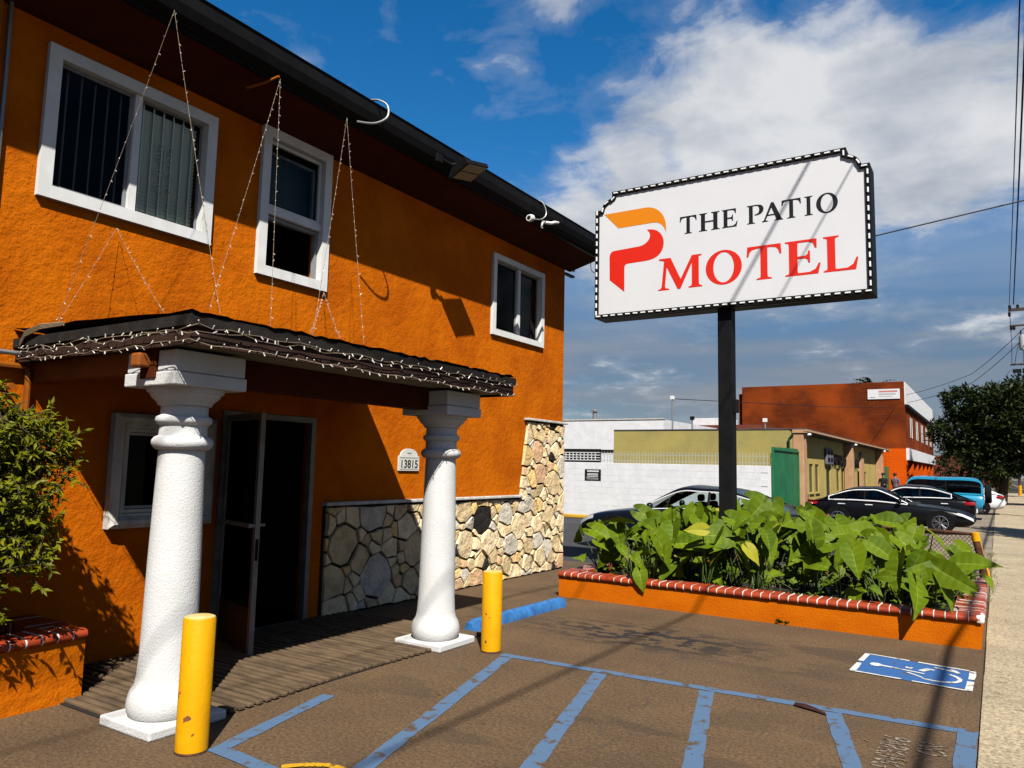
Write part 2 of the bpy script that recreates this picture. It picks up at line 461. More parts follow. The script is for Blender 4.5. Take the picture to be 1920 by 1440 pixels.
# ================================================================== SETTING: ground, lots, sidewalk
def asphalt_material(name, base, base2, fleck, stains=(), crack=0.0):
    m = bpy.data.materials.new(name); m.use_nodes = True
    n, l = m.node_tree.nodes, m.node_tree.links
    b = n["Principled BSDF"]; b.inputs["Roughness"].default_value = 0.88; b.inputs["Specular IOR Level"].default_value = 0.25
    geo = n.new("ShaderNodeNewGeometry"); pos = geo.outputs["Position"]
    def noise(s, d=5.0, r=0.6, vec=pos):
        t = n.new("ShaderNodeTexNoise"); t.inputs["Scale"].default_value = s; t.inputs["Detail"].default_value = d
        t.inputs["Roughness"].default_value = r; l.new(vec, t.inputs["Vector"]); return t.outputs["Fac"]
    def rng(f, a, c, lo, hi):
        mr = n.new("ShaderNodeMapRange"); mr.inputs["From Min"].default_value = a; mr.inputs["From Max"].default_value = c
        mr.inputs["To Min"].default_value = lo; mr.inputs["To Max"].default_value = hi; l.new(f, mr.inputs["Value"]); return mr.outputs[0]
    def mul(a, c):
        q = n.new("ShaderNodeMath"); q.operation = 'MULTIPLY'
        for i, v in enumerate((a, c)):
            if isinstance(v, (int, float)): q.inputs[i].default_value = v
            else: l.new(v, q.inputs[i])
        return q.outputs[0]
    def mix(f, a, c, typ='MIX'):
        q = n.new("ShaderNodeMixRGB"); q.blend_type = typ
        for i, v in enumerate((f, a, c)):
            if isinstance(v, (int, float)): q.inputs[i].default_value = v
            elif isinstance(v, tuple): q.inputs[i].default_value = (*v, 1)
            else: l.new(v, q.inputs[i])
        return q.outputs[0]
    c = mix(rng(noise(0.9, 6, .62), .36, .64, 0, 1), base, base2)
    c = mix(rng(noise(42, 3, .75), .30, .70, 0.0, 1.0), mix(1.0, c, (0.42, 0.42, 0.42), 'MULTIPLY'), mix(1.0, c, (1.62, 1.62, 1.62), 'MULTIPLY'))
    c = mix(rng(noise(150, 1), .66, .72, 0, 0.8), c, fleck)
    for (sx, sy, rx, ry, sc, th, dark) in stains:
        vm = n.new("ShaderNodeVectorMath"); vm.operation = 'SUBTRACT'; vm.inputs[1].default_value = (sx, sy, 0); l.new(pos, vm.inputs[0])
        vd = n.new("ShaderNodeVectorMath"); vd.operation = 'DIVIDE'; vd.inputs[1].default_value = (rx, ry, 1); l.new(vm.outputs[0], vd.inputs[0])
        ln = n.new("ShaderNodeVectorMath"); ln.operation = 'LENGTH'; l.new(vd.outputs[0], ln.inputs[0])
        reg = rng(ln.outputs["Value"], 1.0, 0.35, 0, 1)
        mp = n.new("ShaderNodeMapping"); mp.inputs["Scale"].default_value = (1.0, 1.7, 1.0); l.new(pos, mp.inputs["Vector"])
        nz = noise(sc, 3, .5, mp.outputs[0])
        fac = mul(reg, rng(nz, th, th + 0.05, 0, dark))
        c = mix(fac, c, (0.006, 0.005, 0.004))
    if crack:
        v = n.new("ShaderNodeTexVoronoi"); v.feature = 'DISTANCE_TO_EDGE'; v.inputs["Scale"].default_value = 0.33
        mp = n.new("ShaderNodeMixRGB"); mp.blend_type = 'ADD'; mp.inputs[0].default_value = 0.5
        tn = n.new("ShaderNodeTexNoise"); tn.inputs["Scale"].default_value = 2.5; l.new(pos, tn.inputs["Vector"])
        l.new(pos, mp.inputs[1]); l.new(tn.outputs["Color"], mp.inputs[2]); l.new(mp.outputs[0], v.inputs["Vector"])
        c = mix(mul(rng(v.outputs["Distance"], 0.004, 0.0, 0, 1), crack), c, (0.02, 0.015, 0.012))
    l.new(c, b.inputs["Base Color"])
    bp = n.new("ShaderNodeBump"); bp.inputs["Strength"].default_value = 0.55; bp.inputs["Distance"].default_value = 0.006
    l.new(noise(75, 4), bp.inputs["Height"]); l.new(bp.outputs[0], b.inputs["Normal"])
    MATS[name] = m
    return m

asph_lot = asphalt_material("worn_brown_asphalt", (0.0545, 0.0315, 0.0130), (0.036, 0.0205, 0.0090), (0.150, 0.118, 0.080),
                            stains=[(-3.0, 7.2, 1.5, 0.72, 4.6, 0.485, 1.0), (-1.7, 6.9, 0.9, 0.5, 2.0, 0.50, 0.35),
                                    (-1.5, 7.6, 0.8, 0.45, 1.5, 0.45, 0.40), (-2.5, 4.6, 2.4, 1.6, 1.1, 0.56, 0.35), (-5.0, 8.0, 0.8, 2.2, 2.5, 0.55, 0.4)], crack=0.5)
asph_dark = asphalt_material("dark_grey_asphalt", (0.0194, 0.0194, 0.0211), (0.0130, 0.0130, 0.0146), (0.0567, 0.0567, 0.0567), crack=0.4)
concrete_walk = asphalt_material("sandy_concrete", (0.1903, 0.1539, 0.0972), (0.1499, 0.1199, 0.0770), (0.0972, 0.0810, 0.0567), stains=[(0.3, 7.0, 1.0, 4.0, 6.0, 0.62, 0.35), (0.2, 16, 0.9, 6.0, 5.0, 0.60, 0.4)])
concrete_apron = asphalt_material("pale_concrete_apron", (0.1255, 0.1013, 0.0713), (0.0851, 0.0689, 0.0502), (0.0648, 0.0527, 0.0405), stains=[(-1.6, 22, 2.0, 8.0, 2.0, 0.56, 0.35)], crack=0.5)
ground_mat = asphalt_material("dusty_ground", (0.0891, 0.0770, 0.0567), (0.0567, 0.0486, 0.0365), (0.1215, 0.1053, 0.0891))

def sheet(name, mat, x0, x1, y0, y1, z):
    m = MB(); m.quad((x0, y0, z), (x1, y0, z), (x1, y1, z), (x0, y1, z))
    return structure(m.build(name, mat))
sheet("ground", ground_mat, -600, 600, -600, 1200, -0.16)
sheet("parking_lot", asph_lot, -16, -0.165, -14, 12.05, 0.0)
sheet("neighbouring_lot", asph_dark, -22, -2.4, 12.05, 52, -0.002)
sheet("driveway_apron", concrete_apron, -2.4, -0.165, 12.05, 74, 0.002)
sheet("street", asph_dark, 2.75, 14, -60, 400, -0.13)

# sidewalk: a bed with separate concrete slabs, joints left open
bed = MB().box(-0.165, 2.6, -30, 260, -0.15, 0.004).build("sidewalk", material("joint_dirt", (0.05, 0.042, 0.032), 1.0, (0.03, 0.025, 0.02), 9))
structure(bed)
slab_me = MB().bbox(-0.155, 2.58, 0.006, 1.514, -0.02, 0.016, b=0.005).mesh("slab", concrete_walk)
for i in range(60):
    yy = -1.52 + i * 1.52
    o = inst("slab", slab_me, bed, (random.uniform(-0.006, 0.006), yy, random.uniform(-0.002, 0.003)))
structure(MB().bbox(2.6, 2.75, -30, 260, -0.15, 0.014, b=0.02).build("kerb", concrete_walk))

# blue access aisle markings painted on the lot
def worn_paint(name, col, keep=0.46, scale=7.0, under=(0.105, 0.066, 0.034)):
    m = material(name, col, 0.8, under, scale, lo=keep - 0.13, hi=keep - 0.03, detail=8.0, bump=0.4, bs=75, spec=0.2)
    return m
blue_line = worn_paint("worn_blue_line_paint", (0.095, 0.172, 0.295), 0.49, 9)
blue_panel = worn_paint("worn_blue_symbol_paint", (0.035, 0.13, 0.36), 0.43, 5)
white_line = worn_paint("worn_white_paint", (0.62, 0.62, 0.58), 0.48, 9)
faded_white = worn_paint("faded_white_lettering_paint", (0.36, 0.31, 0.24), 0.585, 30)
yellow_line = worn_paint("worn_yellow_paint", (0.65, 0.36, 0.01), 0.47, 12)
def stripe(m, a, b, w, z):
    a = Vector((*a, z)); b = Vector((*b, z)); d = (b - a).normalized(); s = Vector((-d.y, d.x, 0)) * (w / 2)
    k = max(2, int((b - a).length / 0.12)); vs = []; fs = []
    for i in range(k + 1):
        p = a + (b - a) * (i / k)
        j1, j2 = random.uniform(-.005, .005), random.uniform(-.005, .005)
        vs += [p + s * (1 + j1 / w * 2), p - s * (1 + j2 / w * 2)]
        if i: fs.append((2 * i - 2, 2 * i - 1, 2 * i + 1, 2 * i))
    m.add(vs, fs)
aisle = thing("access_aisle_marking", "blue hatched access aisle lines painted on the brown asphalt", "road marking", (-2.0, 4.4, 0))
zl = 0.004
for k, (a, b, w, up) in enumerate([((-3.72, 5.74), (-0.22, 5.90), 0.10, 0), ((-3.80, 2.88), (-4.06, 4.02), 0.10, 0), ((-3.85, 2.93), (-0.2, 2.70), 0.10, 0.002),
                   ((-3.64, 5.68), (-2.93, 3.10), 0.11, 0), ((-2.76, 5.72), (-1.98, 2.85), 0.11, 0), ((-1.90, 5.76), (-1.10, 2.82), 0.11, 0),
                   ((-1.02, 5.80), (-0.42, 3.60), 0.11, 0), ((-0.225, 5.95), (-0.225, 2.76), 0.11, 0.002)]):
    m = MB(); stripe(m, a, b, w, zl + up); m.build("painted_line", blue_line, aisle)
arc = MB()
pts = [(-3.32 + 0.33 * i / 8, 2.96 + 0.14 * math.sin(math.pi * i / 8) * .5 + .16 * i / 8) for i in range(9)]
for a, b in zip(pts, pts[1:]): stripe(arc, a, b, 0.05, 0.009)
tag(arc.build("yellow_curve_marking", yellow_line), "short yellow curved line painted between the blue aisle lines", "road marking")

sym = thing("wheelchair_symbol_marking", "blue rectangle with white wheelchair symbol painted on the asphalt", "road marking", (-0.66, 7.4, 0))
m = MB(); m.add([(-1.10, 7.08, zl), (-0.235, 6.99, zl), (-0.225, 7.68, zl), (-1.08, 7.82, zl)], [(0, 1, 2, 3)]); m.build("blue_panel", blue_panel, sym)
def sp(u, v):   # panel coordinates 0..1 -> ground
    a = Vector((-1.10, 7.08)).lerp(Vector((-0.235, 6.99)), u); b = Vector((-1.08, 7.82)).lerp(Vector((-0.225, 7.68)), u)
    return tuple(a.lerp(b, v))
m = MB()
for a, b, w in [((0.0, 0.0), (0.44, 0.0), .03), ((.53, 0.0), (.97, 0.0), .03), ((0.02, 1), (.42, 1), .03), ((.5, 1), (.95, 1), .03),
                ((.015, .0), (.015, .44), .045), ((.015, .55), (.015, 1.0), .045), ((.985, 0.0), (.985, .45), .05), ((.985, .55), (.985, 1.0), .05)]:
    stripe(m, sp(*a), sp(*b), w, 0.008)
m.build("white_border", white_line, sym)
m = MB()
head = [sp(.16 + .055 * math.cos(t * .5236), .50 + .085 * math.sin(t * .5236)) for t in range(12)]
m.add([(p[0], p[1], 0.008) for p in head], [tuple(range(12))])
stripe(m, sp(.20, .50), sp(.60, .44), .035, .0084); stripe(m, sp(.42, .62), sp(.48, .62), .06, .008)
stripe(m, sp(.56, .55), sp(.62, .72), .05, .0088); stripe(m, sp(.60, .70), sp(.67, .70), .04, .0092)
wh = [sp(.70 + .20 * math.cos(R(a)), .42 + .24 * math.sin(R(a))) for a in range(-120, 75, 15)]
for a, b in zip(wh, wh[1:]): stripe(m, a, b, .035, .008)
stripe(m, sp(.66, .86), sp(.84, .80), .035, .008); stripe(m, sp(.80, .92), sp(.88, .74), .035, .0084); stripe(m, sp(.46, .38), sp(.60, .24), .025, .008)
m.build("wheelchair_figure", white_line, sym)

# faded lettering, read from the building side: NO over PARKING
nop = thing("lettering_marking", "faded white NO PARKING lettering worn into the asphalt", "road marking", (-0.6, 5.0, 0.0))
Mr = Matrix.Rotation(R(-90), 4, 'Z')
for s, x, sz in (("NO", -0.475, 0.235), ("PARKING", -0.675, 0.235)):
    me = text_mesh(s, sz, faded_white, 0.0, "word", xscale=0.62)
    o = inst("word", me, nop, (x, 5.52, 0.0045), (0, 0, R(-90)))

# ribbed entry mat in front of the door: many narrow slats across a base
mat_root = thing("entry_deck", "ribbed dark brown deck of narrow slats in front of the open door", "deck", (-5.2, 4.0, 0))
rib_mat = material("weathered_slat", (0.180, 0.118, 0.064), 0.9, (0.09, 0.058, 0.032), 5, bump=0.5, bs=70, stretch=(0.6, 3, 1))
part("deck_base", material("deck_base_dirt", (0.022, 0.016, 0.012), 1.0), mat_root, (-6.095, -4.30, 2.98, 6.3, 0.0, 0.010), (-5.33, -4.30, 2.82, 2.98, 0.0, 0.010))
rib_me = MB().bbox(-0.90, 0.90, -0.023, 0.023, 0, 0.026, b=0.007).mesh("slat", rib_mat)
for i in range(47):
    yy = 2.86 + i * 0.073
    x1 = -4.28 + 0.02 * math.sin(i * .21) 
    x0 = -6.09 if yy > 2.99 else -5.325
    o = inst("slat", rib_me, mat_root, ((x0 + x1) / 2, yy + random.uniform(-.002, .002), 0.008 + random.uniform(-.0015, .0015)), (0, 0, random.uniform(-.003, .003)), ((x1 - x0) / 1.8, 1, 1))

# ================================================================== MOTEL
WX = -6.1
motel = thing("motel_building", "two storey burnt orange stucco motel with white framed windows", "building", (WX, 6.5, 0))
Y0, Y1, ZT = -3.0, 11.12, 5.22
holes = {'w1': (2.80, 4.15, 3.70, 4.76), 'w2': (4.84, 5.60, 3.56, 4.93), 'w3': (8.98, 10.30, 3.61, 4.67),
         'low': (3.58, 4.28, 1.20, 1.88), 'door': (4.50, 5.66, 0.0, 2.11)}
def holed_wall(m, x, y0, y1, z0, z1, hs, depth):
    ys = sorted({y0, y1, *[h[0] for h in hs], *[h[1] for h in hs]}); zs = sorted({z0, z1, *[h[2] for h in hs], *[h[3] for h in hs]})
    for a, b in zip(ys, ys[1:]):
        for c, d in zip(zs, zs[1:]):
            my, mz = (a + b) / 2, (c + d) / 2
            if any(h[0] < my < h[1] and h[2] < mz < h[3] for h in hs): continue
            m.quad((x, a, c), (x, b, c), (x, b, d), (x, a, d))
    for a, b, c, d in hs:
        q = x - depth
        m.quad((x, a, c), (q, a, c), (q, a, d), (x, a, d)); m.quad((x, b, d), (q, b, d), (q, b, c), (x, b, c))
        m.quad((x, a, d), (q, a, d), (q, b, d), (x, b, d)); m.quad((x, b, c), (q, b, c), (q, a, c), (x, a, c))
m = MB(); holed_wall(m, WX, Y0, Y1, 0, ZT, list(holes.values()), 0.16)
m.quad((WX, Y1, 0), (-15, Y1, 0), (-15, Y1, ZT), (WX, Y1, ZT)); m.quad((-15, Y0, 0), (WX, Y0, 0), (WX, Y0, ZT), (-15, Y0, ZT))
m.quad((-15, Y1, 0), (-15, Y0, 0), (-15, Y0, ZT), (-15, Y1, ZT))
m.build("wall", stucco, motel, fix=False)
# dark rooms behind the openings
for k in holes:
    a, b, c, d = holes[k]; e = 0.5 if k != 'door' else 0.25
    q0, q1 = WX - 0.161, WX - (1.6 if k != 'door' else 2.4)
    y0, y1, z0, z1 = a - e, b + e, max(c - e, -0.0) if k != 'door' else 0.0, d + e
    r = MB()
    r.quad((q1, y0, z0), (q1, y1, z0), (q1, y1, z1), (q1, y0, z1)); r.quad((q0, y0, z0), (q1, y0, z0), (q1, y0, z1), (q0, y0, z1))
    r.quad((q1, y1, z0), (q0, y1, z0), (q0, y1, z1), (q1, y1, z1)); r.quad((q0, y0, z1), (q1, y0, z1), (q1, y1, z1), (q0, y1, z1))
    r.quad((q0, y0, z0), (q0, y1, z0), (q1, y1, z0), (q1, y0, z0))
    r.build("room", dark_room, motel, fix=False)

def frame_boxes(y0, y1, z0, z1, w, xa, xb):
    return [(xa, xb, y0, y0 + w, z0, z1), (xa, xb, y1 - w, y1, z0, z1), (xa, xb, y0 + w, y1 - w, z0, z0 + w), (xa, xb, y0 + w, y1 - w, z1 - w, z1)]
def mitre_frame(name, mat, parent, y0, y1, z0, z1, prof):
    """picture-frame moulding; prof is list of (inset, protrusion)"""
    m = MB(); n = len(prof)
    loops = []
    for d, px in prof:
        loops.append([(WX + px, y0 + d, z0 + d), (WX + px, y1 - d, z0 + d), (WX + px, y1 - d, z1 - d), (WX + px, y0 + d, z1 - d)])
    for i in range(n - 1):
        for k in range(4):
            m.quad(loops[i][k], loops[i][(k + 1) % 4], loops[i + 1][(k + 1) % 4], loops[i + 1][k])
    return m.build(name, mat, parent, fix=False)

def trim_prof(w, p):
    return [(0.0, -0.002), (0.0, p), (w, p), (w, -0.06)]
def pane(parent, y0, y1, z0, z1, x, mat, name="pane"):
    return MB().quad((x, y0, z0), (x, y1, z0), (x, y1, z1), (x, y0, z1)).build(name, mat, parent, fix=False)

# window 1: wide slider
win = mitre_frame("window", white_trim, motel, 2.72, 4.23, 3.62, 4.845, trim_prof(0.10, 0.045)); win["label"] = "wide white framed sliding window with barred right pane"
part("sash", grey_frame, win, *frame_boxes(2.822, 3.44, 3.722, 4.742, 0.028, WX - 0.05, WX - 0.02))
part("mullion", white_trim, win, (WX - 0.06, WX + 0.012, 3.44, 3.505, 3.7205, 4.7445))
part("sash", grey_frame, win, *frame_boxes(3.505, 4.128, 3.722, 4.742, 0.018, WX - 0.07, WX - 0.045))
pane(win, 2.85, 3.412, 3.75, 4.714, WX - 0.035, glass_dark)
pane(win, 3.523, 4.11, 3.74, 4.724, WX - 0.058, glass_mid)
slat_me = MB().add([(0, -0.5, -0.018), (0, 0.5, -0.018), (0.022, 0.5, 0.010), (0.022, -0.5, 0.010)], [(0, 1, 2, 3)]).mesh("blind_slat", material("grey_green_blind", (0.62, 0.68, 0.62), 0.7, k=0.8), fix=False)
for i in range(26):
    inst("blind_slat", slat_me, win, (WX - 0.125, 3.815, 3.76 + i * 0.037), (0, 0, 0), (1, 0.59, 1))
bar_mat = material("pale_window_bar", (0.7, 0.72, 0.68), 0.5, k=.8)
for i in range(6):
    yb = 3.575 + i * 0.096
    MB().box(WX - 0.095, WX - 0.085, yb - 0.006, yb + 0.006, 3.725, 4.74).build("window_bar", bar_mat, win)
for i in range(5):
    yb = 2.93 + i * 0.11
    MB().box(WX - 0.095, WX - 0.085, yb - 0.006, yb + 0.006, 3.725, 4.74).build("window_bar", bar_mat, win)
scroll = MB()
def spiral(cy, cz, r, turns, a0, sgn):
    return [(WX - 0.082, cy + sgn * r * (1 - .75 * t / 16) * math.cos(a0 + turns * 2 * math.pi * t / 16), cz + r * (1 - .75 * t / 16) * math.sin(a0 + turns * 2 * math.pi * t / 16)) for t in range(17)]
for s in (-1, 1):
    for cz, a0 in ((4.02, 0.5), (4.16, -0.6), (4.30, 0.6), (4.40, -1.0)):
        scroll.tube(spiral(3.80 + s * 0.048, cz, 0.045, 1.2, a0, s), 0.005, 4)
scroll.tube([(WX - .082, 3.80, 3.96), (WX - .082, 3.80, 4.44)], 0.005, 4)
scroll.build("scroll_ornament", bar_mat, win)

# window 2: double hung
win = mitre_frame("window", white_trim, motel, 4.76, 5.69, 3.48, 5.01, trim_prof(0.10, 0.045)); win["label"] = "tall white double hung window with raised lower sash"
part("sash", white_trim, win, *frame_boxes(4.862, 5.588, 4.20, 4.905, 0.035, WX - 0.05, WX - 0.015))
part("sash", grey_frame, win, *frame_boxes(4.90, 5.56, 4.16, 4.82, 0.030, WX - 0.12, WX - 0.085))
part("meeting_rail", white_trim, win, (WX - 0.06, WX + 0.01, 4.8605, 5.5895, 4.13, 4.20))
pane(win, 4.897, 5.553, 4.235, 4.87, WX - 0.032, glass_mid)
pane(win, 4.93, 5.53, 4.19, 4.79, WX - 0.10, glass_mid)
part("sash", grey_frame, win, (WX - 0.08, WX - 0.03, 5.555, 5.588, 3.582, 4.13), (WX - 0.08, WX - 0.03, 4.87, 5.555, 4.09, 4.118))
MB().quad((WX - .30, 4.80, 4.16), (WX - .30, 5.66, 4.16), (WX - .30, 5.66, 5.0), (WX - .30, 4.80, 5.0)).build("curtain", material("grey_green_curtain", (0.11, 0.125, 0.115), 0.9, (0.08, 0.09, 0.085), 5, stretch=(1, 8, .3)), win, fix=False)

# window 3: small slider
win = mitre_frame("window", white_trim, motel, 8.905, 10.38, 3.535, 4.745, trim_prof(0.085, 0.045)); win["label"] = "white framed sliding window near the corner of the upper wall"
part("sash", grey_frame, win, *frame_boxes(8.995, 9.62, 3.625, 4.655, 0.025, WX - 0.05, WX - 0.02))
part("mullion", white_trim, win, (WX - 0.06, WX + 0.012, 9.62, 9.69, 3.6205, 4.6595))
part("sash", grey_frame, win, *frame_boxes(9.69, 10.29, 3.625, 4.655, 0.018, WX - 0.07, WX - 0.045))
pane(win, 9.02, 9.60, 3.65, 4.63, WX - 0.035, glass_dark); pane(win, 9.708, 10.272, 3.643, 4.637, WX - 0.058, glass_mid)
MB().quad((WX - .2, 9.62, 3.60), (WX - .2, 10.3, 3.60), (WX - .2, 10.3, 4.68), (WX - .2, 9.62, 4.68)).build("curtain", MATS["grey_green_curtain"], win, fix=False)

# low window with deep moulding beside the door
win = mitre_frame("window", old_trim, motel, 3.45, 4.41, 1.07, 2.01,
                  [(0, -.002), (0, .07), (.035, .10), (.065, .10), (.10, .055), (.115, .055), (.125, .03), (.15, .03), (.155, -.03), (.175, -.03), (.175, -.07)])
win["label"] = "low window with deep weathered white moulding"
pane(win, 3.58, 4.28, 1.20, 1.88, WX - 0.072, glass_dark)

# eave: soffit, fascia, gutter, roof
EX = -5.47
m = MB(); m.quad((WX, Y0, 5.00), (EX, Y0, 5.17), (EX, 11.30, 5.17), (WX, 11.30, 5.00)); m.build("soffit", brown_soffit, motel, fix=False)
m = MB()
gp = [(EX, 5.15), (EX + 0.02, 5.16), (EX + 0.085, 5.20), (EX + 0.115, 5.28), (EX + 0.12, 5.385), (EX + 0.135, 5.40), (EX + 0.115, 5.405), (EX + 0.09, 5.39), (EX + .085, 5.30), (EX + .06, 5.24), (EX + .01, 5.21), (EX, 5.21)]
m.prism([(p[0], p[1]) for p in gp], 'y', Y0, 11.34); m.build("gutter", black_metal, motel)
part("fascia", black_metal, motel, (EX - 0.04, EX - 0.002, Y0, 11.32, 5.12, 5.40))
m = MB(); m.add([(EX + 0.06, Y0, 5.41), (EX + 0.06, 11.40, 5.41), (-10.5, 11.40, 6.5), (-10.5, Y0, 6.5), (-15.2, 11.40, 5.41), (-15.2, Y0, 5.41)], [(0, 1, 2, 3), (3, 2, 4, 5)])
m.add([(WX - .02, Y1 - .0, ZT), (-15, Y1 - .0, ZT), (-10.5, Y1 - .0, 6.40)], [(0, 1, 2)])
m.build("roof", roof_felt, motel, fix=False)


# downspout and conduit
dsp = MB().tube([(WX + 0.09, 2.30, 5.1), (WX + 0.09, 2.30, 2.0)], 0.055, 8).build("downspout", material("orange_painted_metal", (0.42, 0.12, 0.006), 0.5, (0.34, 0.09, .005), 5), motel, smooth=40)
MB().tube([(WX + 0.03, 2.43, 5.1), (WX + 0.03, 2.44, 4.4), (WX + 0.03, 2.44, 3.5), (WX + .03, 2.44, 2.72)], 0.016, 8).build("conduit", material("grey_conduit", (0.33, 0.33, 0.33), 0.4, metal=0.4), motel, smooth=40)
pm = MATS["orange_painted_metal"]
MB().tube([(WX + .05, 0.5, 2.30), (WX + .05, 2.74, 2.30), (WX + .05, 2.77, 2.26), (WX + .05, 2.78, 1.2)], 0.022, 8).build("conduit", pm, motel, smooth=40)
MB().tube([(WX + .07, 0.5, 2.39), (WX + .07, 2.70, 2.39)], 0.018, 8).build("conduit", MATS["grey_conduit"], motel, smooth=40)
MB().tube([(WX + .01, 2.62, 2.14), (WX + .16, 2.62, 2.14)], 0.024, 8).build("pipe_stub", pm, motel, smooth=40)

# stone veneer -----------------------------------------------------------------
ven = part("stone_veneer", material("dark_mortar", (0.018, 0.015, 0.012), 1.0, (0.035, 0.028, 0.022), 20, bump=.5, bs=60), motel,
           (WX - .004, WX + 0.012, 5.82, 11.135, 0.0, 1.175), (WX - .004, WX + .0125, 9.96, 11.135, 1.1751, 2.345), (WX - 2, WX - .005, Y1 - .01, Y1 + 0.012, 0.0, 2.345))
def in_region(y, z):
    if z < 0 or z > 2.34 or y > 11.13: return False
    if z <= 1.17: return y >= 5.84
    return y >= 9.74 + 0.19 * ((z - 1.17) / 1.17) ** 0.6
rs = random.Random(41)
sites = []
tries = 0
while tries < 9000:
    tries += 1
    y, z = rs.uniform(5.84, 11.13), rs.uniform(0, 2.34)
    if not in_region(y, z): continue
    r = rs.choice([0.07, 0.11, 0.15, 0.18, 0.21]) * (1.18 if y < 7.8 else 1.0)
    if all(math.hypot((y - s[0]) * (0.85 + .3 * ((int(y * 7) + int(z * 9)) % 2)), (z - s[1]) * 1.05) > (r + s[2]) * 0.74 for s in sites):
        sites.append((y, z, r))
def clip(poly, a, b, c):      # keep a*y+b*z<=c
    out = []
    for i in range(len(poly)):
        p, q = poly[i], poly[(i + 1) % len(poly)]
        dp, dq = a * p[0] + b * p[1] - c, a * q[0] + b * q[1] - c
        if dp <= 0: out.append(p)
        if (dp < 0 < dq) or (dq < 0 < dp):
            t = dp / (dp - dq); out.append((p[0] + t * (q[0] - p[0]), p[1] + t * (q[1] - p[1])))
    return out
stone_mats = []
for nm, c1, c2, wgt in [("cream_stone", (0.62, 0.50, 0.31), (0.46, 0.33, 0.18), 12), ("buff_stone", (0.52, 0.40, 0.22), (0.34, 0.24, 0.13), 8), ("golden_stone", (0.62, 0.42, 0.15), (0.45, 0.32, 0.17), 4),
                        ("pale_grey_stone", (0.47, 0.42, 0.34), (0.32, 0.28, 0.22), 3), ("pinkish_stone", (0.54, 0.33, 0.18), (0.40, 0.27, 0.16), 2), ("black_stone", (0.020, 0.017, 0.015), (0.008, 0.007, 0.006), 1.0)]:
    stone_mats += [material(nm, c1, 0.8, c2, 7, bump=0.5, bs=28, bump2=0.5, bs2=9, lo=0.32, hi=0.6, spec=0.12, k=0.72)] * int(wgt)
for (y, z, r) in sites:
    zmax = 2.335 if y > 9.82 else 1.165
    poly = [(y - .6, z - .6), (y + .6, z - .6), (y + .6, z + .6), (y - .6, z + .6)]
    for (a, b, q) in sites:
        if (a, b) == (y, z) or math.hypot(a - y, b - z) > 1.3: continue
        dy, dz = a - y, b - z                    # power diagram
        cc = (a * a + b * b - q * q - (y * y + z * z - r * r)) / 2
        poly = clip(poly, dy, dz, cc)
    poly = clip(poly, 0, -1, -0.01); poly = clip(poly, 1, 0, 11.12); poly = clip(poly, 0, 1, zmax)
    poly = clip(poly, -1, 0, -5.85) if z < 1.17 else clip(poly, -1, 0.16, -9.74 + 0.16 * 1.17 + rs.uniform(-.03, .03))
    if len(poly) < 3: continue
    ar = abs(sum(poly[i][0] * poly[(i + 1) % len(poly)][1] - poly[(i + 1) % len(poly)][0] * poly[i][1] for i in range(len(poly)))) / 2
    if ar < 0.004: continue
    cyy = sum(p[0] for p in poly) / len(poly); czz = sum(p[1] for p in poly) / len(poly)
    # subdivide edges, wobble, shrink for the joint
    ring = []
    for i in range(len(poly)):
        p, q = Vector(poly[i]), Vector(poly[(i + 1) % len(poly)])
        k = max(1, int((q - p).length / 0.09))
        for t in range(k): ring.append(p.lerp(q, t / k))
    cen = Vector((cyy, czz))
    gap = rs.uniform(0.007, 0.019)
    h = rs.uniform(0.026, 0.05); tilt = (rs.uniform(-.10, .10), rs.uniform(-.10, .10))
    def shrink(p, g):
        d = p - cen; L = d.length
        return cen + d * max(0.3, (L - g) / L) if L > 1e-6 else p
    base = [shrink(p, gap) + Vector((rs.uniform(-.004, .004), rs.uniform(-.004, .004))) for p in ring]
    mid = [shrink(p, 0.005) for p in base]; top = [shrink(p, 0.007) for p in base]; inn = [cen + (p - cen) * .5 for p in base]
    vs = []; n = len(ring)
    for lay, hh in ((base, 0.0), (mid, h * .62), (top, h), (inn, h + .002)):
        for p in lay:
            ex = hh + (tilt[0] * (p.x - cen.x) + tilt[1] * (p.y - cen.y) if hh > 0 else 0) + (rs.uniform(-.004, .004) if hh > 0 else 0)
            vs.append((WX + 0.010 + max(0.0, ex), p.x, p.y))
    vs.append((WX + 0.010 + h + rs.uniform(-.003, .005), cen.x, cen.y))
    fs = []
    for L in range(3):
        for i in range(n):
            j = (i + 1) % n
            fs.append((L * n + i, L * n + j, (L + 1) * n + j, (L + 1) * n + i))
    fs += [(3 * n + i, 3 * n + (i + 1) % n, 4 * n) for i in range(n)]
    mt = rs.choice(stone_mats)
    o = MB().add(vs, fs).build("stone", mt, ven, smooth=20)
part("cap_ledge", old_trim, motel, (WX + .002, WX + 0.085, 5.80, 9.76, 1.178, 1.215), bev=0.008)
part("cap_ledge", old_trim, motel, (WX + .002, WX + 0.085, 9.88, 11.17, 2.348, 2.385), bev=0.008)

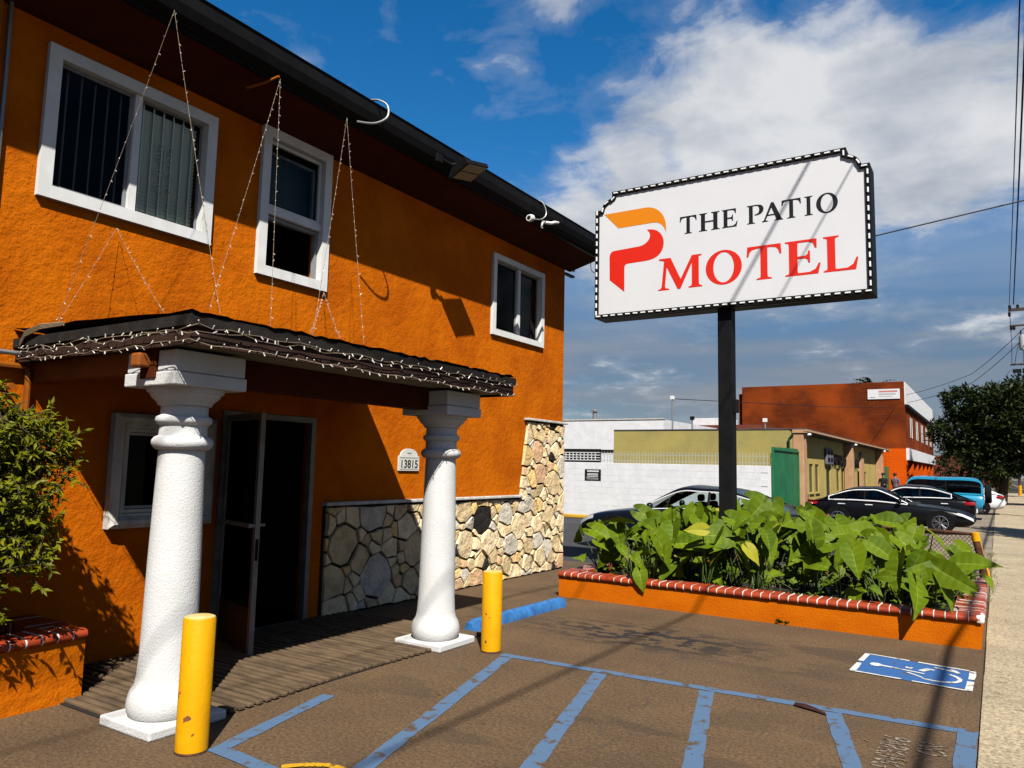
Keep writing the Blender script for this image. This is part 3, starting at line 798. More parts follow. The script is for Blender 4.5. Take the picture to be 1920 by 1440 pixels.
# door -------------------------------------------------------------------------
dfr = part("door_frame", alu, motel, (WX - 0.05, WX + 0.022, 4.505, 4.56, 0.0, 2.105), (WX - 0.05, WX + 0.022, 5.60, 5.655, 0.0, 2.105), (WX - 0.05, WX + 0.02, 4.56, 5.60, 2.05, 2.105), (WX - 0.05, WX + 0.03, 4.56, 5.60, 0.0, 0.022))
part("inner_frame", alu, dfr, (WX - 0.04, WX - .012, 4.585, 4.60, 0.022, 2.05))
hall = material("louvre_panel", (0.10, 0.10, 0.09), 0.7)
for i in range(7):
    part("louvre", hall, motel, (WX - 2.36, WX - 2.33, 4.95, 5.35, 0.45 + i * .085, 0.50 + i * .085))
door = bpy.data.objects.new("door", None); COL.objects.link(door); door.parent = motel
hinge = Vector((WX + 0.025, 4.545, 0.0)); free = Vector((-5.335, 4.335, 0.0))
ddir = (free - hinge); dl = ddir.length; ddir.normalize(); dn = Vector((-ddir.y, ddir.x, 0))
door.location = hinge - motel.location
def dbox(m, u0, u1, n0, n1, z0, z1):
    c = []
    for z in (z0, z1):
        for u, w in ((u0, n0), (u1, n0), (u1, n1), (u0, n1)):
            p = hinge + ddir * u + dn * w; c.append((p.x, p.y, z))
    m.add(c, [(0, 3, 2, 1), (4, 5, 6, 7), (0, 1, 5, 4), (1, 2, 6, 5), (2, 3, 7, 6), (3, 0, 4, 7)])
m = MB(); dbox(m, 0, .05, 0, .042, .02, 2.06); dbox(m, dl - .05, dl, 0, .042, .02, 2.06); dbox(m, .05, dl - .05, .0, .042, 2.0, 2.06); m.build("stile", alu, door)
m = MB(); dbox(m, .05, dl - .05, .008, .034, .02, .40); m.build("kick_panel", door_brown, door)
m = MB(); dbox(m, .05, dl - .05, .018, .024, .40, 2.0); m.build("pane", glass_dark, door)
m = MB(); dbox(m, .10, dl - .01, -.055, -.03, 1.075, 1.11); dbox(m, .10, .13, -.03, .0, 1.08, 1.105); dbox(m, dl - .04, dl - .01, -.03, .0, 1.08, 1.105); m.build("push_bar", alu, door)
m = MB(); dbox(m, dl - .10, dl - .01, .07, .09, 1.085, 1.11); dbox(m, dl - .03, dl - .01, .042, .07, 1.087, 1.108); m.build("pull_handle", alu, door)
m = MB(); dbox(m, dl - .001, dl + .004, .008, .034, .80, .98); m.build("lock_plate", black_metal, door)

# porch canopy ------------------------------------------------------------------
CX, CY0, CY1, CZ0, CZ1 = -3.98, 2.69, 6.24, 2.325, 2.49
can = thing("porch_canopy", "dark brown flat porch canopy over the motel entrance", "canopy", ((WX + CX) / 2, 4.4, CZ0))
part("fascia", brown_fascia, can, (CX - .03, CX, CY0, CY1, CZ0, CZ1)); part("fascia", brown_fascia, can, (WX + .003, CX - .032, CY0, CY0 + .03, CZ0, CZ1 - .001)); part("fascia", brown_fascia, can, (WX + .003, CX - .032, CY1 - .03, CY1, CZ0, CZ1 - .001))
part("edge_strip", roof_felt, can, (CX + .002, CX + .022, CY0 - .02, CY1 + .012, CZ1 - .055, CZ1 + .012)); part("edge_strip", roof_felt, can, (WX + .003, CX + .001, CY0 - .022, CY0 - .002, CZ1 - .055, CZ1 + .011))
m = MB(); nx, ny = 10, 60
for i in range(nx + 1):
    for j in range(ny + 1):
        edge = (i == nx or j == 0 or j == ny)
        m.v.append(Vector((WX + .004 + (CX + .03 - WX) * i / nx + (random.uniform(-.012, .008) if i == nx else 0), CY0 - .03 + (CY1 - CY0 + .05) * j / ny, CZ1 + .018 + 0.06 * (1 - i / nx) + (random.uniform(0, .022) if edge else random.uniform(-.004, .008)))))
for i in range(nx):
    for j in range(ny):
        a = i * (ny + 1) + j; m.f.append((a, a + 1, a + ny + 2, a + ny + 1))
m.build("roof_felt", roof_felt, can, fix=False)
part("ceiling", cream_soffit, can, (WX + .003, CX - .032, CY0 + .032, CY1 - .032, CZ0 + .02, CZ0 + .05))
part("beam", brown_soffit, can, (-4.56, -4.40, CY0 + .05, CY1 - .05, 2.145, CZ0 + .018), bev=0.004)
part("beam", material("orange_painted_beam", (0.34, 0.09, 0.005), 0.7, (0.25, .06, .004), 5), can, (WX + .005, -4.40, 2.80, 2.93, 2.19, CZ0 + .017), bev=0.004)
part("beam_end", black_metal, can, (-4.55, -4.40, CY1 - .05, CY1 - .0, 2.16, CZ0 - .002))
MB().tube([(-4.6, 2.9, 2.325), (-5.3, 3.0, 2.31), (-5.75, 3.05, 2.30), (-5.9, 3.08, 2.24)], 0.012, 6).build("conduit", MATS["grey_conduit"], can)

# columns -------------------------------------------------------------------------
def column(cx_, cy_, label):
    t = thing("column", label, "column", (cx_, cy_, 0), "white porch columns")
    part("plinth", white_stucco, t, (cx_ - .265, cx_ + .265, cy_ - .265, cy_ + .265, 0.0, 0.062), bev=0.012)
    prof = [(.14, .062), (.205, .066), (.218, .09), (.225, .13), (.220, .17), (.206, .215), (.186, .245), (.176, .30), (.169, .42), (.166, .60), (.160, 1.0), (.150, 1.4), (.142, 1.70)]
    MB().lathe(prof, (cx_, cy_, 0), 40).build("shaft", white_stucco, t, smooth=45)
    cap = [(.142, 1.701), (.160, 1.706), (.180, 1.722), (.189, 1.745), (.187, 1.765), (.172, 1.785), (.150, 1.795), (.147, 1.81), (.146, 1.862), (.158, 1.868), (.171, 1.882), (.175, 1.897), (.170, 1.914), (.152, 1.925), (.146, 1.935), (.146, 1.985), (.166, 1.992), (.168, 2.004), (.178, 2.016), (.205, 2.04), (.216, 2.055), (.218, 2.066), (.236, 2.074), (.240, 2.10)]
    MB().lathe(cap, (cx_, cy_, 0), 40).build("capital", white_stucco, t, smooth=32)
    b = part("abacus", white_stucco, t, (cx_ - .268, cx_ + .268, cy_ - .268, cy_ + .268, 2.10, 2.185), bev=0.008)
    part("block", white_stucco, t, (cx_ - .258, cx_ + .258, cy_ - .258, cy_ + .258, 2.187, 2.322), bev=0.008)
    return t
c1 = column(-4.48, 3.02, "white stucco column beside the low window at the left of the door")
c2 = column(-4.44, 5.71, "white stucco column standing in front of the stone veneer")
br = MB(); br.bbox(-4.545, -4.455, 2.66, 2.755, 2.21, 2.30, b=0.015)
tag(br.build("timber_beam_end", MATS["orange_painted_beam"]), "orange painted beam end poking out of the column top", "beam end")

# bollards, wheel stop ----------------------------------------------------------
def chip_mat():
    m = material("chipped_yellow_paint", (0.86, 0.42, 0.002), 0.5, (0.78, 0.36, 0.002), 4, bump=0.1, bs=30, spec=0.1)
    n, l = m.node_tree.nodes, m.node_tree.links; b = n["Principled BSDF"]
    src = b.inputs["Base Color"].links[0].from_socket
    geo = n.new("ShaderNodeNewGeometry"); t = n.new("ShaderNodeTexNoise"); t.inputs["Scale"].default_value = 11; t.inputs["Detail"].default_value = 4
    l.new(geo.outputs["Position"], t.inputs["Vector"])
    r = n.new("ShaderNodeMapRange"); r.inputs["From Min"].default_value = 0.66; r.inputs["From Max"].default_value = 0.68; l.new(t.outputs["Fac"], r.inputs["Value"])
    mx = n.new("ShaderNodeMixRGB"); mx.inputs[2].default_value = (0.09, 0.035, 0.014, 1)
    l.new(r.outputs[0], mx.inputs[0]); l.new(src, mx.inputs[1]); l.new(mx.outputs[0], b.inputs["Base Color"])
    return m
chip = chip_mat()
cap_mat = material("faded_yellow_cap", (0.80, 0.62, 0.30), 0.6, (0.78, 0.5, 0.1), 12)
for (x, y, h, r, lab) in [(-3.92, 2.83, .745, .090, "short yellow steel bollard with chipped rusty spots beside a column plinth"), (-3.87, 5.79, .70, .090, "short yellow steel bollard by the blue wheel stop")]:
    t = thing("bollard", lab, "bollard", (x, y, 0), "yellow bollards")
    MB().lathe([(r, 0), (r, h - .012), (r - .006, h - .002)], (x, y, 0), 32).build("post", chip, t, smooth=40)
    MB().lathe([(r - .006, h - .0015), (r - .02, h + .004), (0.01, h + .006)], (x, y, 0), 32).build("cap", cap_mat, t, smooth=40)
    MB().lathe([(r + .001, 0.0), (r + .0035, 0.004), (r + .0015, .014)], (x, y, 0), 32, cap=False).build("rust_ring", rust, t)
m = MB(); prof = [(-.075, 0), (-.07, .04), (-.045, .095), (-.02, .105), (.02, .105), (.045, .095), (.07, .04), (.075, 0)]
ring = []
nst = 26
for i in range(nst + 1):
    tt = i / nst; y = 6.33 + 1.84 * tt; e = 1 if 0.02 < tt < .98 else .8
    for p in prof: m.v.append(Vector((-4.50 + .05 * tt + p[0] * e + random.uniform(-.003, .003), y, p[1] * e + (random.uniform(-.004, .004) if p[1] > 0 else 0))))
k = len(prof)
for i in range(nst):
    for j in range(k - 1): m.f.append((i * k + j, i * k + j + 1, (i + 1) * k + j + 1, (i + 1) * k + j))
m.f.append(tuple(range(k))); m.f.append(tuple(range(nst * k, nst * k + k)))
tag(m.build("wheel_stop", blue_stop, smooth=35), "chipped blue concrete wheel stop lying on the asphalt", "wheel stop")

# house number plaque -------------------------------------------------------------
pl = thing("house_number_plaque", "white arched house number plaque reading 13815", "plaque", (WX, 7.19, 1.56))
top = [(7.38, 1.735)] + [(7.19 + .19 * math.cos(R(a)) * .82, 1.745 + .085 * math.sin(R(a))) for a in range(0, 181, 15)] + [(7.0, 1.735)]
m = MB(); m.prism([(7.0, 1.56), (7.38, 1.56)] + top, 'x', WX + .001, WX + .022); m.build("plate", material("white_plaque_enamel", (0.72, 0.71, 0.66), 0.5, (0.62, .61, .56), 20), pl)
rotX = (R(90), 0, R(90))
me = text_mesh("13815", 0.135, print_black, 0.001, "digits", 'CENTER', 1.0, 0.002)
inst("digits", me, pl, (WX + .0235, 7.19, 1.597), rotX)
part("border_line", material("grey_print", (0.30, 0.30, 0.28), 0.6), pl, (WX + .0225, WX + .0235, 7.02, 7.36, 1.712, 1.722), (WX + .0225, WX + .0235, 7.02, 7.36, 1.576, 1.583), (WX + .0225, WX + .0235, 7.15, 7.23, 1.765, 1.78))
# ================================================================== PYLON SIGN
SY = 10.0
sign = thing("pylon_sign", "white motel sign with red and orange P logo on a black post", "sign", (-3.05, 10.18, 0))
def arc_pts(cx_, cz_, rx, rz, a0, a1, n=9):
    return [(cx_ + rx * math.cos(R(a0 + (a1 - a0) * i / n)), cz_ + rz * math.sin(R(a0 + (a1 - a0) * i / n))) for i in range(n + 1)]
def sign_outline(d):
    l, r_, b, t = -4.955 + d, -1.185 - d, 3.845 + d, 5.745 - d
    return ([(l, b), (l, 5.49 - d), (-4.865 + d * .6, 5.49 - d)] + arc_pts(-4.665, 5.45, .20 - d * .8, .20 - d * .8, 170, 95) +
            [(-4.685 + d, 5.66 - d * .4), (-4.685 + d, t), (-1.455 - d, t), (-1.455 - d, 5.66 - d * .4)] + arc_pts(-1.475, 5.45, .20 - d * .8, .20 - d * .8, 85, 10) +
            [(-1.275 - d * .6, 5.49 - d), (r_, 5.49 - d), (r_, b)])
m = MB(); m.prism(sign_outline(0.0), 'y', SY + .012, SY + .35); m.build("cabinet", black_metal, sign)
face = MB(); face.prism(sign_outline(0.05), 'y', SY - .004, SY + .010); face = face.build("face", sign_white, sign)
o_, i_ = sign_outline(-0.002), sign_outline(0.055)
m = MB(); n = len(o_)
for k in range(n):
    j = (k + 1) % n
    A, B, Cc, D = o_[k], o_[j], i_[j], i_[k]
    y0, y1 = SY - .028, SY + .02
    m.quad((A[0], y0, A[1]), (B[0], y0, B[1]), (Cc[0], y0, Cc[1]), (D[0], y0, D[1]))
    m.quad((A[0], y1, A[1]), (B[0], y1, B[1]), (B[0], y0, B[1]), (A[0], y0, A[1]))
    m.quad((D[0], y0, D[1]), (Cc[0], y0, Cc[1]), (Cc[0], y1, Cc[1]), (D[0], y1, D[1]))
border = m.build("border", black_metal, sign, fix=False)
part("post", black_metal, sign, (-3.145, -2.955, 10.085, 10.275, 0.1, 3.85), bev=.006)
part("junction_box", black_metal, sign, (-2.954, -2.90, 10.12, 10.22, 2.42, 2.60), bev=.006)
part("seam", MATS["grey_frame"] if "grey_frame" in MATS else grey_frame, sign, (-3.9, -1.9, SY + .10, SY + .11, 3.838, 3.8445))
# light dashes round the border
dash_me = MB().bbox(-.034, .034, -.012, .012, -.010, .010, b=.004).mesh("light_dash", material("white_light_tube", (0.85, 0.85, 0.84), 0.3))
path = [Vector((p[0], 0, p[1])) for p in sign_outline(0.027)]; path.append(path[0])
acc, nxt = 0.0, 0.05
for a, b in zip(path, path[1:]):
    L = (b - a).length
    while nxt <= acc + L:
        p = a.lerp(b, (nxt - acc) / L); an = math.atan2(b.z - a.z, b.x - a.x)
        inst("light_dash", dash_me, border, (p.x, SY - .034, p.z), (0, -an, 0)); nxt += 0.118
    acc += L

# lettering
LET = []
def serif_stem(x0, x1, s=.075, y0=0.0, y1=1.0, top=True, bot=True):
    p = [(x0 - s, y0), (x1 + s, y0), (x1 + s, y0 + .035), (x1 + .012, y0 + .065), (x1, y0 + .13)] if bot else [(x0, y0), (x1, y0)]
    p += [(x1, y1 - .13), (x1 + .012, y1 - .065), (x1 + s, y1 - .035), (x1 + s, y1), (x0 - s, y1), (x0 - s, y1 - .035), (x0 - .012, y1 - .065), (x0, y1 - .13)] if top else [(x1, y1), (x0, y1)]
    p += [(x0, y0 + .13), (x0 - .012, y0 + .065), (x0 - s, y0 + .035)] if bot else []
    return p
def ell(cx_, cy_, rx, ry, n=28, rot=0.0):
    return [(cx_ + rx * math.cos(2 * math.pi * i / n + rot), cy_ + ry * math.sin(2 * math.pi * i / n + rot)) for i in range(n)]
GLYPH = {   # polygons in a unit box (width 1 = letter width, height 1 = cap height)
    'T': [serif_stem(.40, .60, .12, top=False), [(0.0, .70), (.05, .70), (.09, .83), (.16, .90), (.30, .925), (.70, .925), (.84, .90), (.91, .83), (.95, .70), (1.0, .70), (.98, 1.0), (.02, 1.0)]],
    'H': [serif_stem(.12, .31, .10), serif_stem(.69, .88, .10), [(.30, .47), (.70, .47), (.70, .545), (.30, .545)]],
    'I': [serif_stem(.30, .70, .25)],
    'E': [serif_stem(.13, .37, .11), [(.36, 0), (.93, 0), (1.0, .30), (.945, .30), (.86, .14), (.70, .07), (.36, .065)], [(.36, .935), (.68, .93), (.80, .88), (.85, .74), (.90, .74), (.90, 1.0), (.36, 1.0)],
          [(.36, .475), (.58, .47), (.65, .43), (.67, .34), (.715, .34), (.715, .68), (.67, .68), (.65, .59), (.58, .545), (.36, .54)]],
    'L': [serif_stem(.13, .36, .11), [(.35, 0), (.93, 0), (1.0, .34), (.945, .34), (.86, .16), (.70, .07), (.35, .065)]],
    'P': [serif_stem(.14, .36, .12), [(.35, 1.0)] + [(.60, 1.0), (.80, .97), (.93, .89), (.98, .75), (.95, .60), (.84, .49), (.65, .43), (.46, .43), (.46, .485), (.60, .50), (.70, .58), (.735, .73), (.71, .86), (.63, .93), (.50, .945), (.35, .94)]],
    'A': [[(.00, 0), (.30, 0), (.30, .035), (.21, .065), (.19, .10), (.50, .82), (.52, 1.0), (.44, 1.0), (.10, .10), (.06, .06), (.00, .035)],
          [(.44, 1.0), (.56, 1.0), (.92, .10), (.95, .06), (1.0, .035), (1.0, 0), (.60, 0), (.60, .035), (.68, .065), (.67, .12), (.42, .84)], [(.26, .30), (.66, .30), (.64, .37), (.28, .37)]],
    'M': [[(.02, 0), (.27, 0), (.27, .035), (.19, .065), (.175, .12), (.225, .88), (.19, 1.0), (.155, .92), (.10, .12), (.08, .06), (.02, .035)],
          serif_stem(.77, .92, .07, top=False), [(.78, 1.0), (.77, .10), (.92, .10), (.885, .935), (.98, .965), (.98, 1.0)],
          [(.04, 1.0), (.04, .965), (.15, .92), (.46, .0), (.52, .0), (.80, .86), (.84, 1.0), (.77, 1.0), (.525, .30), (.30, 1.0)]],
}
def glyph(ch, x0, x1, z0, z1, mat):
    m = MB(); off = 0.006
    def P(p): return (x0 + p[0] * (x1 - x0), z0 + p[1] * (z1 - z0))
    if ch == 'O':
        a, b = ell(.5, .5, .5, .525, 36), ell(.5, .5, .285, .455, 36)
        for k in range(36):
            j = (k + 1) % 36
            m.prism([P(a[k]), P(a[j]), P(b[j]), P(b[k])], 'y', SY - off, SY - .0045)
    else:
        for q in GLYPH[ch]:
            m.prism([P(p) for p in q], 'y', SY - off, SY - .0045); off += .0006
    o = m.build("letter", mat, face)
for c, a, b in [('T', -3.645, -3.40), ('H', -3.375, -3.07), ('E', -3.05, -2.83), ('P', -2.71, -2.48), ('A', -2.51, -2.235), ('T', -2.255, -2.01), ('I', -1.975, -1.86), ('O', -1.825, -1.565)]:
    glyph(c, a, b, 4.94, 5.195, print_black)
for c, a, b in [('M', -3.98, -3.32), ('O', -3.275, -2.78), ('T', -2.715, -2.265), ('E', -2.23, -1.785), ('L', -1.76, -1.345)]:
    glyph(c, a, b, 4.165, 4.625, print_red)
def smooth_poly(pts, it=2):
    for _ in range(it):
        q = []
        for i in range(len(pts)):
            a, b = pts[i], pts[(i + 1) % len(pts)]
            q += [(a[0] * .75 + b[0] * .25, a[1] * .75 + b[1] * .25), (a[0] * .25 + b[0] * .75, a[1] * .25 + b[1] * .75)]
        pts = q
    return pts
org = [(-4.82, 5.425), (-4.17, 5.425)] + bez((-4.17, 5.425), (-3.98, 5.425), (-3.82, 5.27), (-3.85, 5.00), 10)[1:] + bez((-3.85, 5.00), (-3.87, 5.12), (-3.95, 5.18), (-4.05, 5.18), 8)[1:] + [(-4.59, 5.18)]
MB().prism(org, 'y', SY - .006, SY - .0045).build("logo_shape", print_orange, face)
red = [(-4.14, 5.09)] + bez((-4.14, 5.09), (-3.96, 5.10), (-3.87, 4.96), (-3.885, 4.84), 8)[1:] + bez((-3.885, 4.84), (-3.90, 4.70), (-4.00, 4.635), (-4.16, 4.63), 8)[1:] + bez((-4.44, 4.625), (-4.48, 4.62), (-4.49, 4.60), (-4.49, 4.56), 5) + [(-4.49, 4.21), (-4.725, 4.41)] + bez((-4.73, 4.75), (-4.73, 4.82), (-4.70, 4.845), (-4.63, 4.845), 5) + bez((-4.25, 4.86), (-4.14, 4.87), (-4.02, 4.99), (-4.14, 5.09), 8)[:-1]
MB().prism(red, 'y', SY - .006, SY - .0045).build("logo_shape", print_red, face)

# ================================================================== PLANTER BY THE SIDEWALK
PX0, PX1, PY0, PY1, PH = -4.80, -0.19, 8.71, 12.0, 0.245
pln = thing("planter", "long orange stucco planter edged with red tiles and white joints", "planter", (-2.5, 10.3, 0))
m = MB()
for b in [(PX0, PX1, PY0, PY0 + .20, 0, PH), (PX0, PX1, PY1 - .2, PY1, 0, PH), (PX0, PX0 + .2, PY0 + .2, PY1 - .2, 0, PH - .001), (PX1 - .2, PX1, PY0 + .2, PY1 - .2, 0, PH - .001)]: m.box(*b)
m.build("wall", planter_stucco, pln)
part("soil", soil, pln, (PX0 + .2, PX1 - .2, PY0 + .2, PY1 - .2, 0, .20))
def tile_profile(len_, ov=.035, dep=.235, t=.067):
    # bullnose brick: profile in (depth, z), extruded along length
    p = [(0, 0)] + [(-ov + .030 - .030 * math.cos(R(a)) * 1.0, t / 2 - t / 2 * math.cos(R(a))) for a in range(0, 1)] 
    pr = [(dep, 0), (dep, t)] + [(-ov + .036 - .036 * math.sin(R(a)), t / 2 + t / 2 * math.cos(R(a))) for a in range(0, 181, 30)]
    m = MB(); m.prism([(q[0], q[1]) for q in pr], 'x', -len_ / 2, len_ / 2)
    return m
tile_me = tile_profile(.087).mesh("tile", tile_red, smooth=35)
joint_me = tile_profile(.0085, .036, .235, .0685).mesh("joint", tile_joint, smooth=35)
# shared edging: mesh extruded along X, front toward -Y in local space
# prism 'x' gave (t, depth, z): depth axis is +Y (inward), so the nose faces -Y
def edging(p0, p1, rot, parent, skip=()):
    p0, p1 = Vector(p0), Vector(p1); L = (p1 - p0).length; n = int(L / .0965); st = L / n
    d = (p1 - p0).normalized()
    for i in range(n):
        p = p0 + d * (st * (i + .5)); q = p0 + d * (st * i)
        jz = random.uniform(-.004, .004)
        if i not in skip:
            o = inst("tile", tile_me, parent, (p.x, p.y, p.z + jz), (random.uniform(-.02, .02), random.uniform(-.02, .02), rot + random.uniform(-.02, .02)), (st / .0965 * random.uniform(.97, 1.02), random.uniform(.97, 1.04), random.uniform(.96, 1.03)))
        if random.random() > .06:
            inst("joint", joint_me, parent, (q.x, q.y, q.z - .0015), (0, 0, rot + random.uniform(-.05, .05)), (random.uniform(.5, 1.25), 1, 1))
edging((PX0, PY0, PH + .001), (PX1, PY0, PH + .001), 0, pln, skip=())
edging((PX1, PY0 + .24, PH + .001), (PX1, PY1, PH + .001), R(90), pln)
edging((PX0, PY1, PH + .001), (PX0, PY0 + .24, PH + .001), R(-90), pln)
MB().bbox(PX1 - .04, PX1 + .034, PY0 - .034, PY0 + .04, PH + .002, PH + .074, b=.02).build("corner_cap", tile_joint, pln, smooth=40)

# ---- elephant ear leaf mesh
def ear_mesh(name, mat, fold, droop, wave, seed):
    rr = random.Random(seed)
    ts = [-.42, -.34, -.24, -.12, 0, .10, .2, .3, .4, .5, .6, .7, .8, .9, 1.0]
    wo = [.17, .27, .35, .41, .43, .425, .41, .38, .335, .285, .23, .17, .11, .055, .004]
    wi = [.12, .075, .05, .025, 0, 0, 0, 0, 0, 0, 0, 0, 0, 0, 0]
    vs = []; fs = []; vein = []
    cols = [0.0, 0.05, 0.38, 0.72, 1.0]
    for s in (-1, 1):
        base = len(vs)
        for i, t in enumerate(ts):
            for j, c in enumerate(cols):
                x = wi[i] + (wo[i] - wi[i]) * c + (rr.uniform(-.012, .012) if j == 4 else 0)
                xx = x
                z = fold * xx - .28 * fold * xx * xx - droop * max(0, t) ** 2 + wave * math.sin(t * 9 + s) * c * .5 - (.25 * (t * t) if t < 0 else 0) + rr.uniform(-.004, .004)
                vs.append((s * x, t, z))
                v = 0.75 if (j == 0 and t >= -.13) else (0.22 * (i % 2) * (1 - c) if j < 4 else .08)
                if j == 1: v = min(v, .18)
                vein.append(v)
        k = len(cols)
        for i in range(len(ts) - 1):
            for j in range(k - 1):
                a = base + i * k + j
                q = (a, a + 1, a + k + 1, a + k)
                fs.append(q if s > 0 else tuple(reversed(q)))
    me = bpy.data.meshes.new(name); me.from_pydata(vs, [], fs); me.materials.append(mat)
    at = me.attributes.new("vein", 'FLOAT', 'POINT')
    for i, v in enumerate(vein): at.data[i].value = v
    me.shade_smooth(); me.update()
    return me
EARS = [ear_mesh("leaf", leaf_big, f, d, w, i) for i, (f, d, w) in enumerate([(.35, .18, .03), (.15, .30, .04), (.55, .10, .03), (.25, .40, .05)])]
EARS_Y = [ear_mesh("leaf", leaf_yellow, .3, .2, .04, 9)]
def top_z(x):
    pts = [(-5.0, .74), (-4.5, .92), (-4.0, 1.06), (-3.4, 1.15), (-2.6, 1.14), (-1.8, 1.04), (-1.1, 1.04), (-.8, .82), (-.4, .62), (-.1, .42)]
    for (a, za), (b, zb) in zip(pts, pts[1:]):
        if a <= x <= b: return za + (zb - za) * (x - a) / (b - a)
    return pts[0][1] if x < -5 else pts[-1][1]
rp = random.Random(12)
spots = []
tr = 0
while len(spots) < 52 and tr < 9000:
    tr += 1
    p = (rp.uniform(PX0 + .2, PX1 - .22), rp.uniform(PY0 + .24, PY1 - .35))
    if all(math.hypot(p[0] - q[0], p[1] - q[1]) > .33 for q in spots) and math.hypot(p[0] + 3.05, p[1] - 10.18) > .2: spots.append(p)
spots.sort()
ORD = ["first", "second", "third", "fourth", "fifth", "sixth", "seventh", "eighth", "ninth", "tenth", "eleventh", "twelfth", "thirteenth", "fourteenth", "fifteenth", "sixteenth"]
LABELS = {}
for side, sel in (("sidewalk", [p for p in spots if p[0] >= -3.05]), ("motel", [p for p in spots if p[0] < -3.05])):
    for row, lo_, hi_ in (("front", 0, PY0 + .75), ("second", PY0 + .75, PY0 + 1.4), ("third", PY0 + 1.4, PY0 + 2.1), ("back", PY0 + 2.1, 99)):
        q = sorted([p for p in sel if lo_ <= p[1] < hi_], key=lambda p: abs(p[0] + 3.05))
        for k_, p in enumerate(q): LABELS[p] = "%s elephant ear plant from the sign post toward the %s, %s row" % (ORD[min(k_, 15)], side, row)
for idx, (x, y) in enumerate(spots):
    front = 1 - (y - PY0) / (PY1 - PY0)
    H = top_z(x) * (0.90 + .22 * (1 - front)) * rp.uniform(.92, 1.06)
    g = "elephant ear plants filling the planter"
    lab = LABELS[(x, y)]
    t = thing("elephant_ear_plant", lab, "plant", (x, y, .20), g)
    st = MB()
    nl = rp.choice([6, 7, 8, 9])
    for k in range(nl):
        f = (k + .5) / nl
        z = .34 + (H - .34) * (f ** .9)
        an = rp.uniform(0, 2 * math.pi)
        rad = rp.uniform(.10, .32) * (1.25 - .45 * f)
        lx, ly = x + rad * math.cos(an), y + rad * math.sin(an) - .06
        lx = min(max(lx, PX0 + .02), PX1 + .02); ly = max(ly, PY0 - .02)
        nrm = Vector((rp.gauss(.1, .55), rp.gauss(-.55, .42), abs(rp.gauss(.55, .35)) + .02)).normalized()
        tip = Vector((rp.gauss(.15, .85), rp.gauss(-.35, .3), rp.uniform(-1.0, .05)))
        tip = (tip - nrm * tip.dot(nrm)).normalized()
        sx = tip.cross(nrm).normalized()
        mt = Matrix((sx, tip, nrm)).transposed()
        s = rp.choice([rp.uniform(.13, .22), rp.uniform(.20, .30), rp.uniform(.26, .37)]) * (1.0 if f > .35 else .75)
        big = (idx % 9 == 4 and k == nl - 1)
        if big: s *= 1.3
        yel = rp.random() < .03
        me = EARS_Y[0] if yel else rp.choice(EARS)
        if yel: s = min(s, .19)
        inst("leaf", me, t, (lx, ly, z), mt, (s, s * rp.uniform(1.0, 1.2), s))
        b0 = Vector((x + rp.uniform(-.05, .05), y + rp.uniform(-.05, .05), .19)); e = Vector((lx, ly, z)); mid = (b0 + e) / 2 + Vector((0, 0, .10))
        st.tube([b0, b0.lerp(mid, .6), mid, mid.lerp(e, .6) + Vector((0, 0, .02)), e], [.011, .010, .008, .007, .005], 5)
    st.build("stalks", stem_green, t, smooth=True)
# low ground cover under them
gc = MB()
for i in range(3400):
    x, y = rp.uniform(PX0 + .16, PX1 - .10), rp.uniform(PY0 + .16, PY1 - .18)
    z = .21 + abs(rp.gauss(0, .16)) * (1.3 if x < -1.2 else .9)
    if y < PY0 + .35: z = .24 + abs(rp.gauss(0, .07))
    d = Vector((rp.gauss(0, 1), rp.gauss(-.4, 1), rp.gauss(.2, .6))).normalized(); nn = Vector((rp.gauss(0, .5), rp.gauss(-.5, .5), 1)).normalized()
    s = d.cross(nn).normalized(); L = rp.uniform(.025, .06); c = Vector((x, y, z)); w = L * rp.uniform(.25, .42)
    gc.add([c, c + d * L * .45 + s * w, c + d * L, c + d * L * .45 - s * w], [(0, 1, 2, 3)])
gco = stuff(gc.build("ground_cover", leaf_small, fix=False)); tag(gco, "low small leaved ground cover under the elephant ears in the planter", "ground cover")
tw = MB()
for i in range(60):
    x, y = rp.uniform(PX0 + .2, PX1 - .2), rp.uniform(PY0 + .2, PY0 + 1.2)
    a = Vector((x, y, .2)); tw.tube([a, a + Vector((rp.uniform(-.08, .08), rp.uniform(-.1, .03), rp.uniform(.1, .3))), a + Vector((rp.uniform(-.2, .2), rp.uniform(-.15, .05), rp.uniform(.2, .5)))], .004, 4)
two = stuff(tw.build("dry_stems", material("pale_dry_stem", (0.16, 0.14, 0.07), .8))); tag(two, "thin pale dry stems between the elephant ear leaves", "stems")

# small weed at the planter foot and fallen stuff
wd = MB()
for i in range(26):
    a = rp.uniform(0, 6.28); c = Vector((-2.02 + .02 * math.cos(a), 8.69, .01)); d = Vector((math.cos(a) * .7, -abs(math.sin(a)) * .5 - .1, rp.uniform(.3, 1))).normalized(); s = d.cross(Vector((0, 1, .3))).normalized()
    L = rp.uniform(.04, .08); wd.add([c + d * L * .2, c + d * L * .6 + s * .012, c + d * L, c + d * L * .6 - s * .012], [(0, 1, 2, 3)])
tag(wd.build("weed", leaf_small, fix=False), "tiny weed sprouting at the foot of the orange planter wall", "plant")

